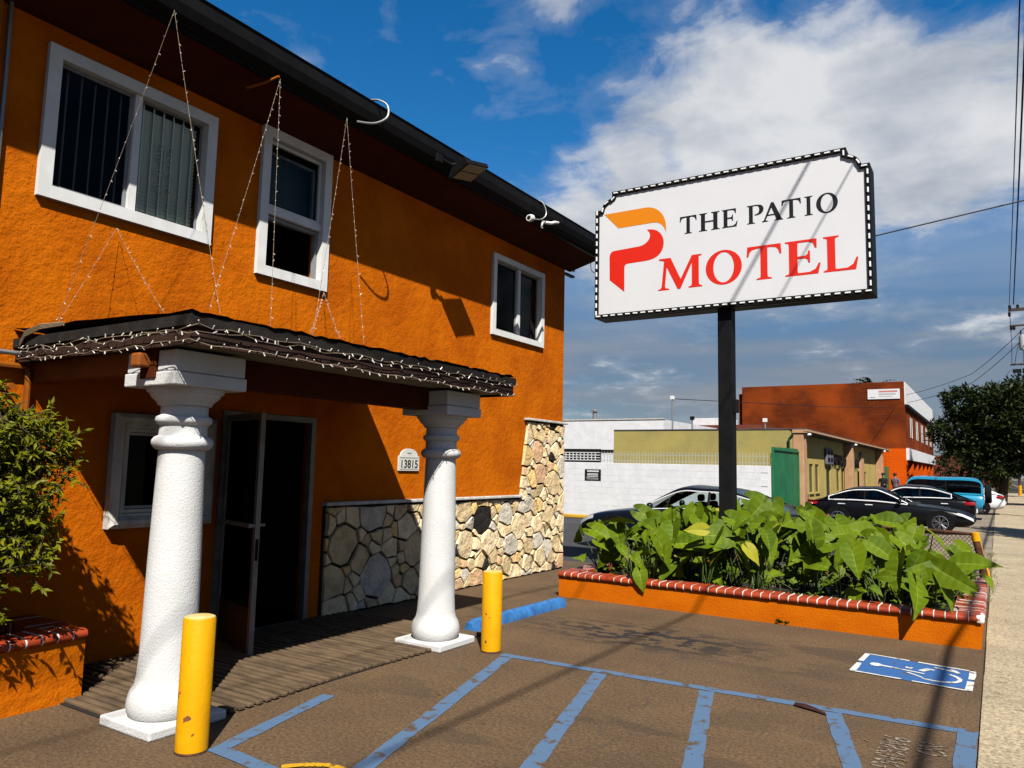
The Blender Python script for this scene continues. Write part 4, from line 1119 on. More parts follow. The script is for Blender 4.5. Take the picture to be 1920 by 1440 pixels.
# ================================================================== LEFT PLANTER WITH SHRUB
lp = thing("planter", "short orange planter with dark red tile edging against the motel wall", "planter", (-5.7, 1.2, 0))
LX, LYE, LH = -5.335, 2.96, .405
m = MB(); m.box(LX - .16, LX, -2.0, LYE, 0, LH); m.box(WX + .003, LX - .16, LYE - .16, LYE - .001, 0, LH - .001); m.build("wall", stucco, lp)
part("soil", soil, lp, (WX + .01, LX - .16, -2.0, LYE - .16, 0, .36))
edging((LX, -.6, LH + .001), (LX, LYE, LH + .001), R(90), lp)
edging((LX - .24, LYE, LH + .001), (WX + .01, LYE, LH + .001), R(180), lp)
shr = thing("shrub", "dense yellow green leafy shrub growing from the planter against the motel wall", "shrub", (-5.62, 1.9, .36))
rb = random.Random(5); st = MB(); lf = MB()
for i in range(9):
    b = Vector((-5.62 + rb.uniform(-.12, .12), 1.3 + i * .14 + rb.uniform(-.08, .08), .34)); t_ = b + Vector((rb.uniform(-.15, .2), rb.uniform(-.1, .25), rb.uniform(.7, 1.3)))
    st.tube([b, b.lerp(t_, .5) + Vector((rb.uniform(-.06, .06), rb.uniform(-.06, .06), 0)), t_], [.018, .013, .006], 6)
def yedge(z):      # how far the crown reaches along the wall at this height
    pts = [(.45, 2.30), (.8, 2.48), (1.0, 2.60), (1.2, 2.66), (1.38, 2.62), (1.5, 2.70), (1.65, 2.78), (1.8, 2.70), (1.95, 2.50), (2.1, 2.30), (2.25, 2.05)]
    for (a, ya), (b, yb) in zip(pts, pts[1:]):
        if a <= z <= b: return ya + (yb - ya) * (z - a) / (b - a)
    return 2.2 if z < .45 else 1.9
cnt = 0
while cnt < 1800:
    z = rb.uniform(.55, 2.15); x = rb.uniform(WX + .08, -5.06); ye = yedge(z); y = ye - abs(rb.gauss(0, .55)) - rb.uniform(0, .1)
    if z < .95 and rb.random() < .80: continue
    cx2 = (x + 5.6) / .55
    if cx2 * cx2 + max(0, (z - 1.5) / .75) ** 2 > 1.15: continue
    cnt += 1
    d = Vector((rb.gauss(.5, .5), rb.gauss(.15, .55), rb.gauss(.25, .6))).normalized()
    p = Vector((x, y, z)) - d * .10; L = rb.uniform(.12, .24)
    st.tube([p, p + d * L * .5 + Vector((0, 0, .01)), p + d * L], [.0035, .003, .0015], 4)
    for k in range(13):
        q = p + d * L * (.15 + .85 * k / 12)
        ax = Vector((rb.gauss(0, 1), rb.gauss(0, 1), rb.gauss(-.1, .7))); dd = (d * .55 + ax.normalized() * .85 + Vector((0, 0, -.25))).normalized()
        nn = Vector((rb.gauss(.5, .5), rb.gauss(-.4, .5), 1)).normalized(); s = dd.cross(nn)
        if s.length < .05: continue
        s.normalize(); l_ = rb.uniform(.04, .072); w = l_ * .17; up = s.cross(dd) * (-w * .5)
        lf.add([q, q + dd * l_ * .4 + s * w, q + dd * l_ + up, q + dd * l_ * .4 - s * w, q + dd * l_ * .45 + up * .8], [(0, 1, 4), (1, 2, 4), (2, 3, 4), (3, 0, 4)])
st.build("stems", bark, shr); stuff(lf.build("foliage", leaf_shrub, shr, fix=False))

# ================================================================== STRING LIGHTS
def round_path(pts, n=7):
    P = [Vector(p) for p in pts]; out = []
    for i in range(len(P) - 1):
        p0, p1, p2, p3 = P[max(i - 1, 0)], P[i], P[i + 1], P[min(i + 2, len(P) - 1)]
        for k in range(n):
            u = k / n; out.append(.5 * (2 * p1 + (p2 - p0) * u + (2 * p0 - 5 * p1 + 4 * p2 - p3) * u * u + (3 * p1 - p0 - 3 * p2 + p3) * u ** 3))
    return out + [P[-1]]
def light_string(pts, label, group="fairy light strings", sag=0.0, bulb_gap=0.11, rnd=None, rad=.0015, bl=.018, br=.0021):
    rnd = rnd or random.Random(len(pts) * 31 + int(abs(pts[0][1]) * 100))
    P = [Vector(p) for p in pts]; dense = []
    for a, b in zip(P, P[1:]):
        L = (b - a).length; n = max(2, int(L / .06))
        for i in range(n):
            t = i / n; q = a.lerp(b, t); q.z -= sag * 4 * t * (1 - t); dense.append(q)
    dense.append(P[-1])
    t = thing("fairy_light_string", label, "string lights", tuple(P[0]), group)
    MB().tube(dense, rad, 4).build("cord", wire_white, t)
    bm_ = MB(); acc = 0; nxt = bulb_gap * .5
    for a, b in zip(dense, dense[1:]):
        L = (b - a).length
        while nxt < acc + L:
            p = a.lerp(b, (nxt - acc) / L)
            d = Vector((rnd.uniform(.1, .9), rnd.uniform(-.8, .8), rnd.choice([-1, 1]) * rnd.uniform(.5, 1))).normalized()
            bm_.tube([p, p + d * bl], [br, br * 1.2], 5); nxt += bulb_gap * rnd.uniform(.8, 1.25)
        acc += L
    stuff(bm_.build("bulbs", bulb_mat, t))
    return t
A1, A2, A3 = (-5.34, 3.27, 5.17), (-5.34, 4.33, 5.09), (-5.34, 5.17, 5.07)
light_string([A1, (-5.67, 2.75, 2.60)], "fairy light strand from the eave across the barred window to the canopy end", sag=.03)
light_string([A1, (-4.05, 2.93, 2.55)], "fairy light strand from the eave past the wide window to the canopy corner", sag=.03)
light_string([A2, (-4.05, 2.85, 2.57)], "fairy light strand slanting between the wide window and the tall window", sag=.03)
light_string([A2, (-4.05, 3.32, 2.54)], "fairy light strand hanging in front of the tall double hung window", sag=.03)
light_string([A3, (-4.05, 3.69, 2.53)], "fairy light strand hanging just beside the tall double hung window", sag=.03)
light_string([A3, (-4.05, 4.21, 2.55)], "fairy light strand hanging on the plain wall past the tall window", sag=.03)
light_string([(-5.65, 2.75, 2.60), (-6.05, 3.34, 3.53), (-4.3, 2.72, 2.53)], "fairy light strand hung as a peak on a nail under the wide window", sag=.02)
light_string([(-4.05, 3.66, 2.53), (-6.03, 5.62, 3.46), (-4.05, 3.96, 2.55)], "fairy light strand hung as a peak under the tall window", sag=.02)
def swag(y0, y1, x, z, wob, seed):
    r = random.Random(seed); n = int(abs(y1 - y0) / .11); return [(x + r.uniform(0, .012), y0 + (y1 - y0) * i / n, z + r.uniform(-wob, wob)) for i in range(n + 1)]
def swag_x(x0, x1, y, z, wob, seed, dz=0):
    r = random.Random(seed); n = int(abs(x1 - x0) / .11); return [(x0 + (x1 - x0) * i / n, y - r.uniform(0, .012), z + r.uniform(-wob, wob) + dz * i / n) for i in range(n + 1)]
light_string(swag_x(WX + .12, CX + .03, CY0 - .035, CZ1 - .075, .014, 1) + swag(CY0 + .02, CY1 + .01, CX + .03, CZ1 - .055, .012, 2), "upper fairy light string stapled along the brown canopy fascia", bulb_gap=.10, rad=.0028, bl=.026, br=.0036)
light_string(swag_x(WX + .10, CX + .03, CY0 - .03, CZ1 - .10, .016, 3) + swag(CY0 + .02, CY1, CX + .028, CZ1 - .075, .018, 4), "second fairy light string drooping just below the canopy top edge", bulb_gap=.11, rad=.0028, bl=.026, br=.0036)
light_string(swag_x(WX + .10, CX + .02, CY0 - .02, CZ0 + .012, .012, 5) + swag(CY0 + .02, CY1 + .015, CX + .012, CZ0 + .008, .012, 6), "lower fairy light string along the bottom edge of the canopy fascia", bulb_gap=.085, rad=.0028, bl=.026, br=.0036)
MB().tube([(WX + .15, 2.62, 2.46), (WX + .25, 2.61, 2.52), (WX + .5, 2.64, 2.545), (WX + .75, 2.66, 2.54)], .012, 5)
cb = MB()
for i in range(4):
    cb.tube([(WX + .14, 2.655, 2.44 + .01 * i), (WX + .22, 2.645, 2.50 + .012 * i), (WX + .42, 2.65, 2.54 + .01 * i), (WX + .72, 2.66, 2.545 + .006 * i)], .006, 5)
tag(cb.build("cord_bundle", wire_white), "coiled bundle of white cord at the wall end of the canopy", "cord")

# ================================================================== EAVE FIXTURES
fl = thing("floodlight", "black two lamp floodlight with tan lenses fixed to the gutter", "floodlight", (-5.3, 6.95, 5.2))
part("mount_box", black_metal, fl, (-5.37, -5.33, 6.62, 6.72, 5.15, 5.25), bev=.005)
MB().tube([(-5.35, 6.68, 5.20), (-5.32, 6.85, 5.18), (-5.28, 6.92, 5.20)], .022, 6).build("arm", black_metal, fl)
tanlens = material("tan_lamp_lens", (0.36, 0.30, 0.15), 0.4, (.30, .25, .12), 10)
hd = MB(); M4 = Matrix.Translation((-5.24, 7.10, 5.17)) @ Matrix.Rotation(R(12), 4, 'X') @ Matrix.Rotation(R(-24), 4, 'Y')
def tbox(m, M, x0, x1, y0, y1, z0, z1):
    t = MB().box(x0, x1, y0, y1, z0, z1); m.add([M @ v for v in t.v], t.f)
tbox(hd, M4, -.15, .16, -.20, .22, -.02, .03); tbox(hd, M4, -.15, .16, -.235, -.20, -.03, .06); hd.build("head", black_metal, fl)
for a, b in ((-.135, -.005), (.015, .145)):
    q = MB(); tbox(q, M4, a, b, -.18, .20, -.026, -.0205); q.build("lens", tanlens, fl)
cm = thing("security_camera", "round white security camera under the gutter", "camera", (-5.33, 8.71, 5.07))
MB().lathe([(.01, 0), (.055, .005), (.062, .03), (.05, .06), (.02, .075)], (-5.33, 8.71, 5.05), 20, axis='z').build("housing", white_trim, cm, smooth=50)
MB().lathe([(.045, -.045), (.05, -.03), (.05, 0), (.03, .02)], (-5.315, 8.68, 5.06), 20, axis='y').build("collar", white_trim, cm, smooth=50)
MB().lathe([(.01, -.055), (.028, -.05), (.032, -.044)], (-5.315, 8.68, 5.06), 16, axis='y').build("lens", black_metal, cm, smooth=50)
ar = thing("security_camera", "slim white bullet camera on a bent bracket at the gutter", "camera", (-5.33, 9.05, 5.1))
MB().tube([(-5.33, 9.02, 5.02), (-5.33, 9.02, 5.09), (-5.32, 9.05, 5.11)], .014, 6).build("bracket", white_trim, ar)
MB().tube([(-5.32, 9.03, 5.11), (-5.30, 9.22, 5.145), (-5.29, 9.33, 5.19), (-5.29, 9.42, 5.21)], [.022, .024, .022, .018], 8).build("housing", white_trim, ar, smooth=50)
tag(MB().tube(round_path([(-5.36, 8.82, 5.10), (-5.28, 8.93, 5.12), (-5.25, 9.0, 5.22), (-5.30, 8.98, 5.38), (-5.4, 8.95, 5.42)]), .008, 6).build("cable_loop", MATS["grey_conduit"]), "grey cable looping over the gutter above the round camera", "cable")
tag(MB().tube(round_path([(-5.36, 5.33, 5.10), (-5.26, 5.48, 5.12), (-5.20, 5.60, 5.22), (-5.22, 5.62, 5.36), (-5.32, 5.58, 5.43), (-5.42, 5.54, 5.43)]), .011, 6).build("cable_loop", MATS["grey_conduit"]), "grey cable looping over the gutter near the tall window", "cable")
ec = thing("security_camera", "white camera bracket on the gable corner under the eave", "camera", (WX + .1, 11.3, 4.95))
part("bracket", black_metal, ec, (WX - .05, WX + .02, 11.13, 11.45, 4.93, 4.96)); MB().tube([(WX + .0, 11.15, 5.03), (WX + .02, 11.42, 5.05)], .025, 8).build("housing", white_trim, ec, smooth=50)
tag(MB().tube(round_path([(-5.7, 11.30, 5.13), (-5.69, 11.31, 4.99), (-5.62, 11.33, 4.93), (-5.55, 11.32, 4.99), (-5.54, 11.3, 5.13)]), .006, 5).build("cable_loop", wire_black), "black cable loop hanging from the gable end of the eave", "cable")
tag(MB().tube([(-5.36, 4.33, 5.12), (-5.52, 4.30, 5.085), (-5.66, 4.22, 5.04)], .012, 5).build("twig_hook", MATS["orange_painted_metal"]), "orange hook holding light strands under the eave", "hook")
# ================================================================== NEIGHBOURING BUILDINGS
block_paint = material("white_block_paint", (0.72, 0.72, 0.73), 0.75, (0.64, 0.64, 0.65), 3, bump=0.3, bs=30)
bw = thing("boundary_wall", "long low white painted block wall behind the parked sedan", "wall", (-10.1, 23.1, 0))
part("mortar_core", material("painted_mortar", (0.70, 0.70, 0.71), 0.9), bw, (-14.9, -5.62, 23.012, 23.18, -.05, 1.81))
blk = MB().bbox(-.199, .199, 0, .19, .001, .199, b=.0025).mesh("block", block_paint)
for r_ in range(9):
    for c_ in range(23):
        x = -14.7 + c_ * .4 + (.2 if r_ % 2 else 0)
        if x > -5.78: continue
        inst("block", blk, bw, (x, 23.0 + random.uniform(-.002, .002), r_ * .2))
sg = thing("notice_sign", "small black notice with white print on the white block wall", "sign", (-11.4, 22.98, 1.4))
part("plate", print_black, sg, (-11.72, -11.13, 22.975, 22.99, 1.23, 1.585))
pr = material("white_notice_print", (0.62, 0.62, 0.60), 0.6)
part("print", pr, sg, *[(-11.68 + random.uniform(0, .06), -11.17 - random.uniform(0, .07), 22.972, 22.974, z, z + h) for z, h in ((1.50, .05), (1.43, .02), (1.385, .03), (1.335, .022), (1.29, .012), (1.255, .01))])
tag(MB().bbox(-12.55, -10.9, 22.15, 22.32, 0.0, .12, b=.03).build("wheel_stop", material("yellow_stop_paint", (0.78, 0.45, 0.03), .6, (.6, .35, .05), 9)), "yellow concrete wheel stop in front of the white block wall", "wheel stop")
# spiked fence on top
sf = thing("wall_top_fence", "thin pale spiked fence along the top of the white block wall", "fence", (-8.4, 23.1, 1.8))
wm = material("pale_galvanised_wire", (0.50, 0.50, 0.46), 0.5)
pk = MB().add([(-.008, 0, 0), (.008, 0, 0), (.008, .01, 0), (-.008, .01, 0), (-.008, 0, .36), (.008, 0, .36), (.008, .01, .36), (-.008, .01, .36), (0, .005, .40)],
              [(0, 1, 5, 4), (1, 2, 6, 5), (2, 3, 7, 6), (3, 0, 4, 7), (4, 5, 8), (5, 6, 8), (6, 7, 8), (7, 4, 8)]).mesh("picket", wm)
for i in range(54): inst("picket", pk, sf, (-11.15 + i * .104, 23.09, 1.80), (0, random.uniform(-.03, .03), 0))
for z in (1.88, 2.08): part("rail", wm, sf, (-11.2, -5.62, 23.105, 23.117, z, z + .016))
bb = thing("breeze_block_screen", "dark openwork breeze block screen on top of the white wall", "screen", (-13, 23.1, 1.8))
part("backing", black_metal, bb, (-14.9, -11.22, 23.15, 23.17, 1.82, 2.27))
cellm = material("white_screen_block", (0.60, 0.60, 0.60), .7)
for i in range(26): part("upright", cellm, bb, (-14.9 + i * .14, -14.9 + i * .14 + .028, 23.06, 23.149, 1.88, 2.16))
for z in (1.88, 1.965, 2.05, 2.135): part("bar", cellm, bb, (-14.9, -11.24, 23.055, 23.145, z, z + .026))
# white building
wb = thing("white_building", "plain white flat roofed building with a vent pipe", "building", (-15, 31, 0))
part("wall", block_paint, wb, (-22, -11.28, 29.0, 36, 0, 3.64))
part("dark_band", black_metal, wb, (-22, -13.3, 28.97, 28.998, 2.30, 2.40)); part("coping", material("stained_white", (0.62, .60, .55), .8, (.45, .42, .37), 6), wb, (-22, -11.26, 28.97, 29.2, 3.642, 3.70))
MB().lathe([(.10, 3.6), (.10, 4.05), (.16, 4.06), (.16, 4.12), (.05, 4.17)], (-14.65, 29.6, 0), 14).build("vent_pipe", MATS["grey_conduit"], wb, smooth=40)
# distant low red building
rb_ = thing("low_building", "low brick red building with white parapet seen above the olive roof", "building", (-13, 42, 0))
part("wall", material("brick_red_wall", (0.20, 0.045, 0.02), .8, (.15, .03, .015), 3), rb_, (-15.5, -10.2, 40, 46, 0, 4.05)); part("parapet", block_paint, rb_, (-14.3, -12.3, 41, 43, 4.05, 4.5))

# auto body shop
olive = material("olive_plaster", (0.46, 0.38, 0.11), 0.9, (0.36, 0.30, 0.10), 0.9, bump=.2, bs=20, detail=8)
shopyellow = material("ochre_plaster", (0.56, 0.43, 0.12), .85, (.48, .36, .10), 2, bump=.2, bs=20)
pinkp = material("salmon_plaster", (0.58, 0.34, 0.18), .85, (.5, .28, .14), 3)
shop = thing("auto_body_shop", "low olive and ochre auto body shop with salmon pillars", "building", (-9, 37, 0))
SW = -5.75
shop_open = [(30.0, 30.55, .92, 1.95), (30.87, 31.6, .92, 1.95), (32.0, 32.75, .92, 1.95), (34.3, 35.3, 0.0, 1.92), (36.7, 37.55, .88, 1.84), (38.0, 38.85, .88, 1.84), (39.2, 40.1, .88, 1.84), (42.8, 43.7, .5, 1.75), (44.6, 46.0, .3, 1.72)]
shop_open = [(a * .943, b * .943, c, d) for a, b, c, d in shop_open]
m = MB(); holed_wall(m, SW, 26.5, 48.0, 0, 3.0, shop_open, .07); m.build("street_wall", shopyellow, shop, fix=False)
m = MB(); m.box(-12.3, SW - .08, 26.5, 26.7, 0, 3.06); m.box(SW - .079, SW - .002, 26.5, 26.7, 0, 3.0); m.box(-12.3, -12.1, 26.7, 50, 0, 3.0); m.build("side_wall", olive, shop)
shopglass = material("brown_shop_glass", (0.07, 0.055, 0.03), 0.3, (0.03, .025, .015), 4)
for k, (a, b, c, d) in enumerate(shop_open):
    w = MB().quad((SW - .05, a, c), (SW - .05, b, c), (SW - .05, b, d), (SW - .05, a, d)).build("door" if k == 3 else "window", material("dark_shop_door", (.012, .012, .016), .4) if k == 3 else shopglass, shop, fix=False)
    if k != 3: part("sill", shopyellow, w, (SW + .001, SW + .06, a - .05, b + .05, c - .06, c - .001))
part("roof", material("grey_roof_felt", (.10, .10, .105), .9, (.06, .06, .065), 3), shop, (-12.3, -5.3, 26.48, 50, 3.062, 3.10))
part("soffit", material("dark_olive_soffit", (.10, .09, .05), .9), shop, (SW, -5.36, 26.6, 49.9, 2.95, 3.0)); part("fascia", pinkp, shop, (-5.36, -5.27, 26.45, 49.9, 3.0, 3.06))
for yp in (26.5, 36.6, 47.0): part("pillar", pinkp, shop, (-5.748, -5.40, yp, yp + .55, 0, 2.949), bev=.02)
ap = MB(); ap.prism([(40.9, 0), (41.7, 0), (41.7, 2.35)] + [(41.3 + .4 * math.cos(R(a)), 2.35 + .35 * math.sin(R(a))) for a in range(15, 180, 15)] + [(40.9, 2.35)], 'x', -5.748, -5.62); ap.build("arched_pier", pinkp, shop)
part("bracket", pinkp, shop, (-5.749, -5.28, 26.46, 26.599, 2.949, 3.06)); MB().tube([(-5.70, 26.44, 2.93), (-5.85, 26.44, 2.75), (-5.85, 26.44, .1)], .035, 6).build("drain_pipe", material("dark_green_pipe", (.01, .05, .025), .5), shop)
for yp in (26.9, 36.9, 47.2): MB().lathe([(.02, .0), (.10, -.02), (.11, -.08), (.02, -.10)], (-5.33, yp, 2.97), 12).build("lamp", white_trim, shop, smooth=50)
lg = thing("shop_sign", "dark square logo plate and AUTO BODY PAINT letters on the ochre shop wall", "sign", (SW, 36, 2))
part("logo_plate", material("grey_blue_sign_metal", (.16, .16, .20), .5), lg, (SW + .02, SW + .12, 31.97, 33.33, 1.97, 2.60), bev=.03)
for ya, za in ((32.13, 2.36), (32.74, 2.36), (32.13, 2.07), (32.74, 2.07)): part("logo_square", black_metal, lg, (SW + .121, SW + .13, ya, ya + .42, za, za + .17))
for s, y, z, sz in (("AUTO", 33.5, 1.98, .58), ("BODY", 35.6, 1.94, .58), ("PAINT", 38.6, 1.90, .52)):
    me = text_mesh(s, sz, black_metal, .03, "letters", xscale=1.28, bold=.012); inst("letters", me, lg, (SW + .07, y, z), rotX)
gt = thing("metal_gate", "tall green sheet metal gate between the white wall and the shop", "gate", (-5.55, 24.7, 0))
gm = material("green_sheet_metal", (0.020, 0.20, 0.075), .5, (.014, .15, .055), 2)
for i in range(4): part("panel", gm, gt, (-5.60, -5.57, 23.02 + i * .86, 23.02 + i * .86 + .845, .05, 2.37 + .012 * i))
part("gate_frame", gm, gt, (-5.569, -5.53, 23.02, 26.44, 2.28, 2.34), (-5.569, -5.53, 23.02, 26.44, .1, .16), (-5.568, -5.531, 23.02, 23.07, .161, 2.279), (-5.568, -5.531, 26.39, 26.44, .161, 2.279))
g2 = thing("metal_gate", "small green metal gate between the shop and the orange brick building", "gate", (-5.6, 50.9, 0)); part("panel", gm, g2, (-5.65, -5.6, 50.1, 51.9, 0, 2.1))

# brick building
bm_ = bpy.data.materials.new("dark_red_brick"); bm_.use_nodes = True
def brick_mat(name, c1, c2, c3, mortar):
    m = bpy.data.materials.new(name); m.use_nodes = True; n, l = m.node_tree.nodes, m.node_tree.links; b = n["Principled BSDF"]; b.inputs["Roughness"].default_value = .9; b.inputs["Specular IOR Level"].default_value = .04
    geo = n.new("ShaderNodeNewGeometry"); sp_ = n.new("ShaderNodeSeparateXYZ"); cb_ = n.new("ShaderNodeCombineXYZ"); l.new(geo.outputs["Position"], sp_.inputs[0])
    ad = n.new("ShaderNodeMath"); ad.operation = 'ADD'; l.new(sp_.outputs[0], ad.inputs[0]); l.new(sp_.outputs[1], ad.inputs[1]); l.new(ad.outputs[0], cb_.inputs[0]); l.new(sp_.outputs[2], cb_.inputs[1])
    br_ = n.new("ShaderNodeTexBrick"); br_.inputs["Scale"].default_value = 1.0; br_.inputs["Brick Width"].default_value = .42; br_.inputs["Row Height"].default_value = .16; br_.inputs["Mortar Size"].default_value = .012
    br_.inputs["Color1"].default_value = (*c1, 1); br_.inputs["Color2"].default_value = (*c2, 1); br_.inputs["Mortar"].default_value = (*mortar, 1); l.new(cb_.outputs[0], br_.inputs["Vector"])
    t = n.new("ShaderNodeTexNoise"); t.inputs["Scale"].default_value = .45; t.inputs["Detail"].default_value = 7; l.new(geo.outputs["Position"], t.inputs["Vector"])
    r = n.new("ShaderNodeMapRange"); r.inputs["From Min"].default_value = .42; r.inputs["From Max"].default_value = .66; l.new(t.outputs["Fac"], r.inputs["Value"])
    mx = n.new("ShaderNodeMixRGB"); mx.inputs[2].default_value = (*c3, 1); l.new(r.outputs[0], mx.inputs[0]); l.new(br_.outputs["Color"], mx.inputs[1]); l.new(mx.outputs[0], b.inputs["Base Color"])
    return m
brick_dark = brick_mat("stained_red_brown_brick", (0.066, 0.0125, 0.0025), (0.048, 0.009, 0.002), (0.125, 0.022, 0.003), (0.036, .008, .003))
brick_or = brick_mat("orange_painted_brick", (0.30, 0.040, 0.001), (0.27, 0.036, .001), (.32, .044, .001), (.18, .022, .001))
bk = thing("brick_building", "tall red brown brick building with orange painted base and white parapet", "building", (-9, 60, 0))
part("side_wall", brick_dark, bk, (-14.55, -4.66, 52.0, 52.3, 3.22, 7.34)); part("side_wall", brick_or, bk, (-14.55, -4.66, 51.99, 52.3, 0, 3.218))
part("street_wall", brick_dark, bk, (-4.96, -4.64, 52.302, 76, 3.25, 5.95)); part("parapet", block_paint, bk, (-4.98, -4.6, 52.302, 76, 5.952, 7.34)); part("eave", black_metal, bk, (-4.64, -4.45, 52.302, 76, 5.80, 5.94))
part("band", block_paint, bk, (-4.98, -4.5, 52.302, 75.9, 2.52, 3.249)); part("back_wall", MATS["brick_red_wall"], bk, (-6.4, -6.2, 52.302, 76, 0, 2.5)); part("roof", roof_felt, bk, (-14.5, -4.98, 52.302, 76, 6.9, 7.0)); part("left_wall", brick_dark, bk, (-14.85, -14.56, 52.3, 76, 0, 6.9))
for i in range(7): part("pier", brick_or, bk, (-5.0, -4.62, 52.302 + i * 3.6, 53.0 + i * 3.6, 0, 2.518))
for i in range(5):
    w = part("window", shopglass, bk, (-4.639, -4.62, 55.0 + i * 4.2, 56.2 + i * 4.2, 4.0, 5.3)); part("frame", white_trim, w, *[(-4.619, -4.59, 55.0 + i * 4.2 + q, 55.06 + i * 4.2 + q, 4.0, 5.3) for q in (0, 1.14)])
bn = thing("banner", "white banner with red and grey print high on the brick wall", "banner", (-5.75, 51.9, 6.6))
part("sheet", sign_white, bn, (-6.68, -4.87, 51.94, 51.97, 6.28, 6.90))
part("print", material("pale_red_print", (.62, .22, .20), .6), bn, (-6.05, -5.0, 51.935, 51.939, 6.70, 6.80)); part("print", material("pale_grey_print", (.42, .42, .42), .6), bn, (-6.05, -5.1, 51.935, 51.939, 6.55, 6.62), (-6.05, -5.3, 51.935, 51.939, 6.42, 6.46), (-6.55, -6.25, 51.935, 51.939, 6.36, 6.42))
# rooftop masts
for (x, y, z0, z1, lab) in [(-10.07, 26.8, 3.07, 4.33, "tall thin pale mast on the olive roof"), (-9.35, 26.9, 3.07, 3.56, "short mast with a dark head on the olive roof"), (-6.74, 26.9, 3.07, 3.45, "small white mast on the olive roof near the corner")]:
    t = thing("roof_mast", lab, "mast", (x, y, z0)); MB().tube([(x, y, z0), (x, y, z1)], .028, 6).build("pole", MATS["grey_conduit"], t); part("head", black_metal if z1 < 3.6 and x < -9 else white_trim, t, (x - .07, x + .07, y - .05, y + .05, z1 - .1, z1 + .03))

# palm behind the brick roof
pt = thing("palm_tree", "palm top peeking over the brick parapet", "tree", (-9.8, 80, 0))
MB().tube([(-9.8, 80, 0), (-9.8, 80, 5), (-9.75, 80, 9.8)], [.25, .2, .17], 8).build("trunk", bark, pt)
m = MB(); rq = random.Random(3)
for i in range(26):
    a = rq.uniform(0, 6.28); d = Vector((math.cos(a), math.sin(a), 0)); p = Vector((-9.75, 80, 9.8)); up = rq.uniform(.1, 1.1)
    for k in range(6):
        q = p + d * .32 + Vector((0, 0, (up - k * .22) * .34)); s = d.cross(Vector((0, 0, 1))) * .16
        for sg_ in (-1, 1): m.add([p, p + s * sg_ * 1.6 + d * .2 - Vector((0, 0, .08)), q], [(0, 1, 2)])
        p = q
stuff(m.build("fronds", leaf_tree, pt, fix=False))

# ================================================================== CHAIN LINK FENCE
fc = thing("chain_link_fence", "low rusty chain link fence panel with a yellow painted end post", "fence", (-1.5, 14.5, 0))
FX0, FX1, FY = -3.2, -.31, 14.5
MB().tube([(FX0, FY, .72), (-2.2, FY, .735), (-1.2, FY, .745), (FX1, FY, .71)], .024, 8).build("top_rail", rust, fc)
cl = MB(); sp_ = .062
k = -12
while FX0 + k * sp_ < FX1:
    for s in (1, -1):
        x0 = FX0 + k * sp_; a = [x0, .06]; b = [x0 + .66 * .9, .72] if s > 0 else [x0 + .66 * .9, .06]
        if s < 0: a[1] = .72
        if a[0] < FX0: t_ = (FX0 - a[0]) / (b[0] - a[0]); a = [FX0, a[1] + t_ * (b[1] - a[1])]
        if b[0] > FX1: t_ = (FX1 - a[0]) / (b[0] - a[0]); b = [FX1, a[1] + t_ * (b[1] - a[1])]
        if b[0] - a[0] > .02: cl.tube([(a[0], FY + .004 * s, a[1]), (b[0], FY + .004 * s, b[1])], .0038, 4, cap=False)
    k += 1
stuff(cl.build("wire_mesh", rust, fc))
MB().tube([(-.24, FY, 0), (-.27, FY, .3), (-.33, FY, .62)], [.06, .055, .055], 14).build("end_post", rust, fc, smooth=40)
MB().tube([(-.325, FY, .60), (-.345, FY, .74)], [.062, .063], 14).build("post_cap", chip, fc, smooth=40)
MB().tube([(-.16, FY + .02, 0), (-.25, FY + .01, .4), (-.29, FY, .66)], [.02, .02, .02], 8).build("brace", chip, fc)

# ================================================================== CARS
def wheel(parent, x, y, side, r, spokes, rim=rim_metal, well=True, W=1.8):
    w = bpy.data.objects.new("wheel", None); COL.objects.link(w); w.parent = parent; w.location = (x, y, r)
    t = MB().lathe([(r * .64, -.10), (r * .93, -.105), (r, -.07), (r, .07), (r * .93, .105), (r * .64, .10)], (0, 0, 0), 32, axis='y', cap=False)
    o = t.build("tyre", rubber, None, smooth=40, off=(0, 0, 0)); o.parent = w
    f = side * .07
    m = MB().lathe([(r * .66, side * .10), (r * .60, side * .105), (r * .585, side * .06)], (0, 0, 0), 32, axis='y', cap=False)
    for s in range(spokes):
        for dd in (-.10, .10):
            a = 2 * math.pi * s / spokes; a2 = a + dd * 1.6
            p, q = Vector((math.cos(a) * r * .12, f, math.sin(a) * r * .12)), Vector((math.cos(a2) * r * .61, f + side * .015, math.sin(a2) * r * .61))
            m.tube([p, q], [r * .045, r * .035], 4)
    m.lathe([(.01, side * .085), (r * .15, side * .08), (r * .16, side * .05)], (0, 0, 0), 16, axis='y')
    o = m.build("rim", rim, None, smooth=35, off=(0, 0, 0)); o.parent = w
    o = MB().lathe([(.02, side * .012), (r * .62, side * .01), (r * .62, 0)], (0, 0, 0), 24, axis='y').build("brake_disc", rubber, None, off=(0, 0, 0)); o.parent = w
    return w
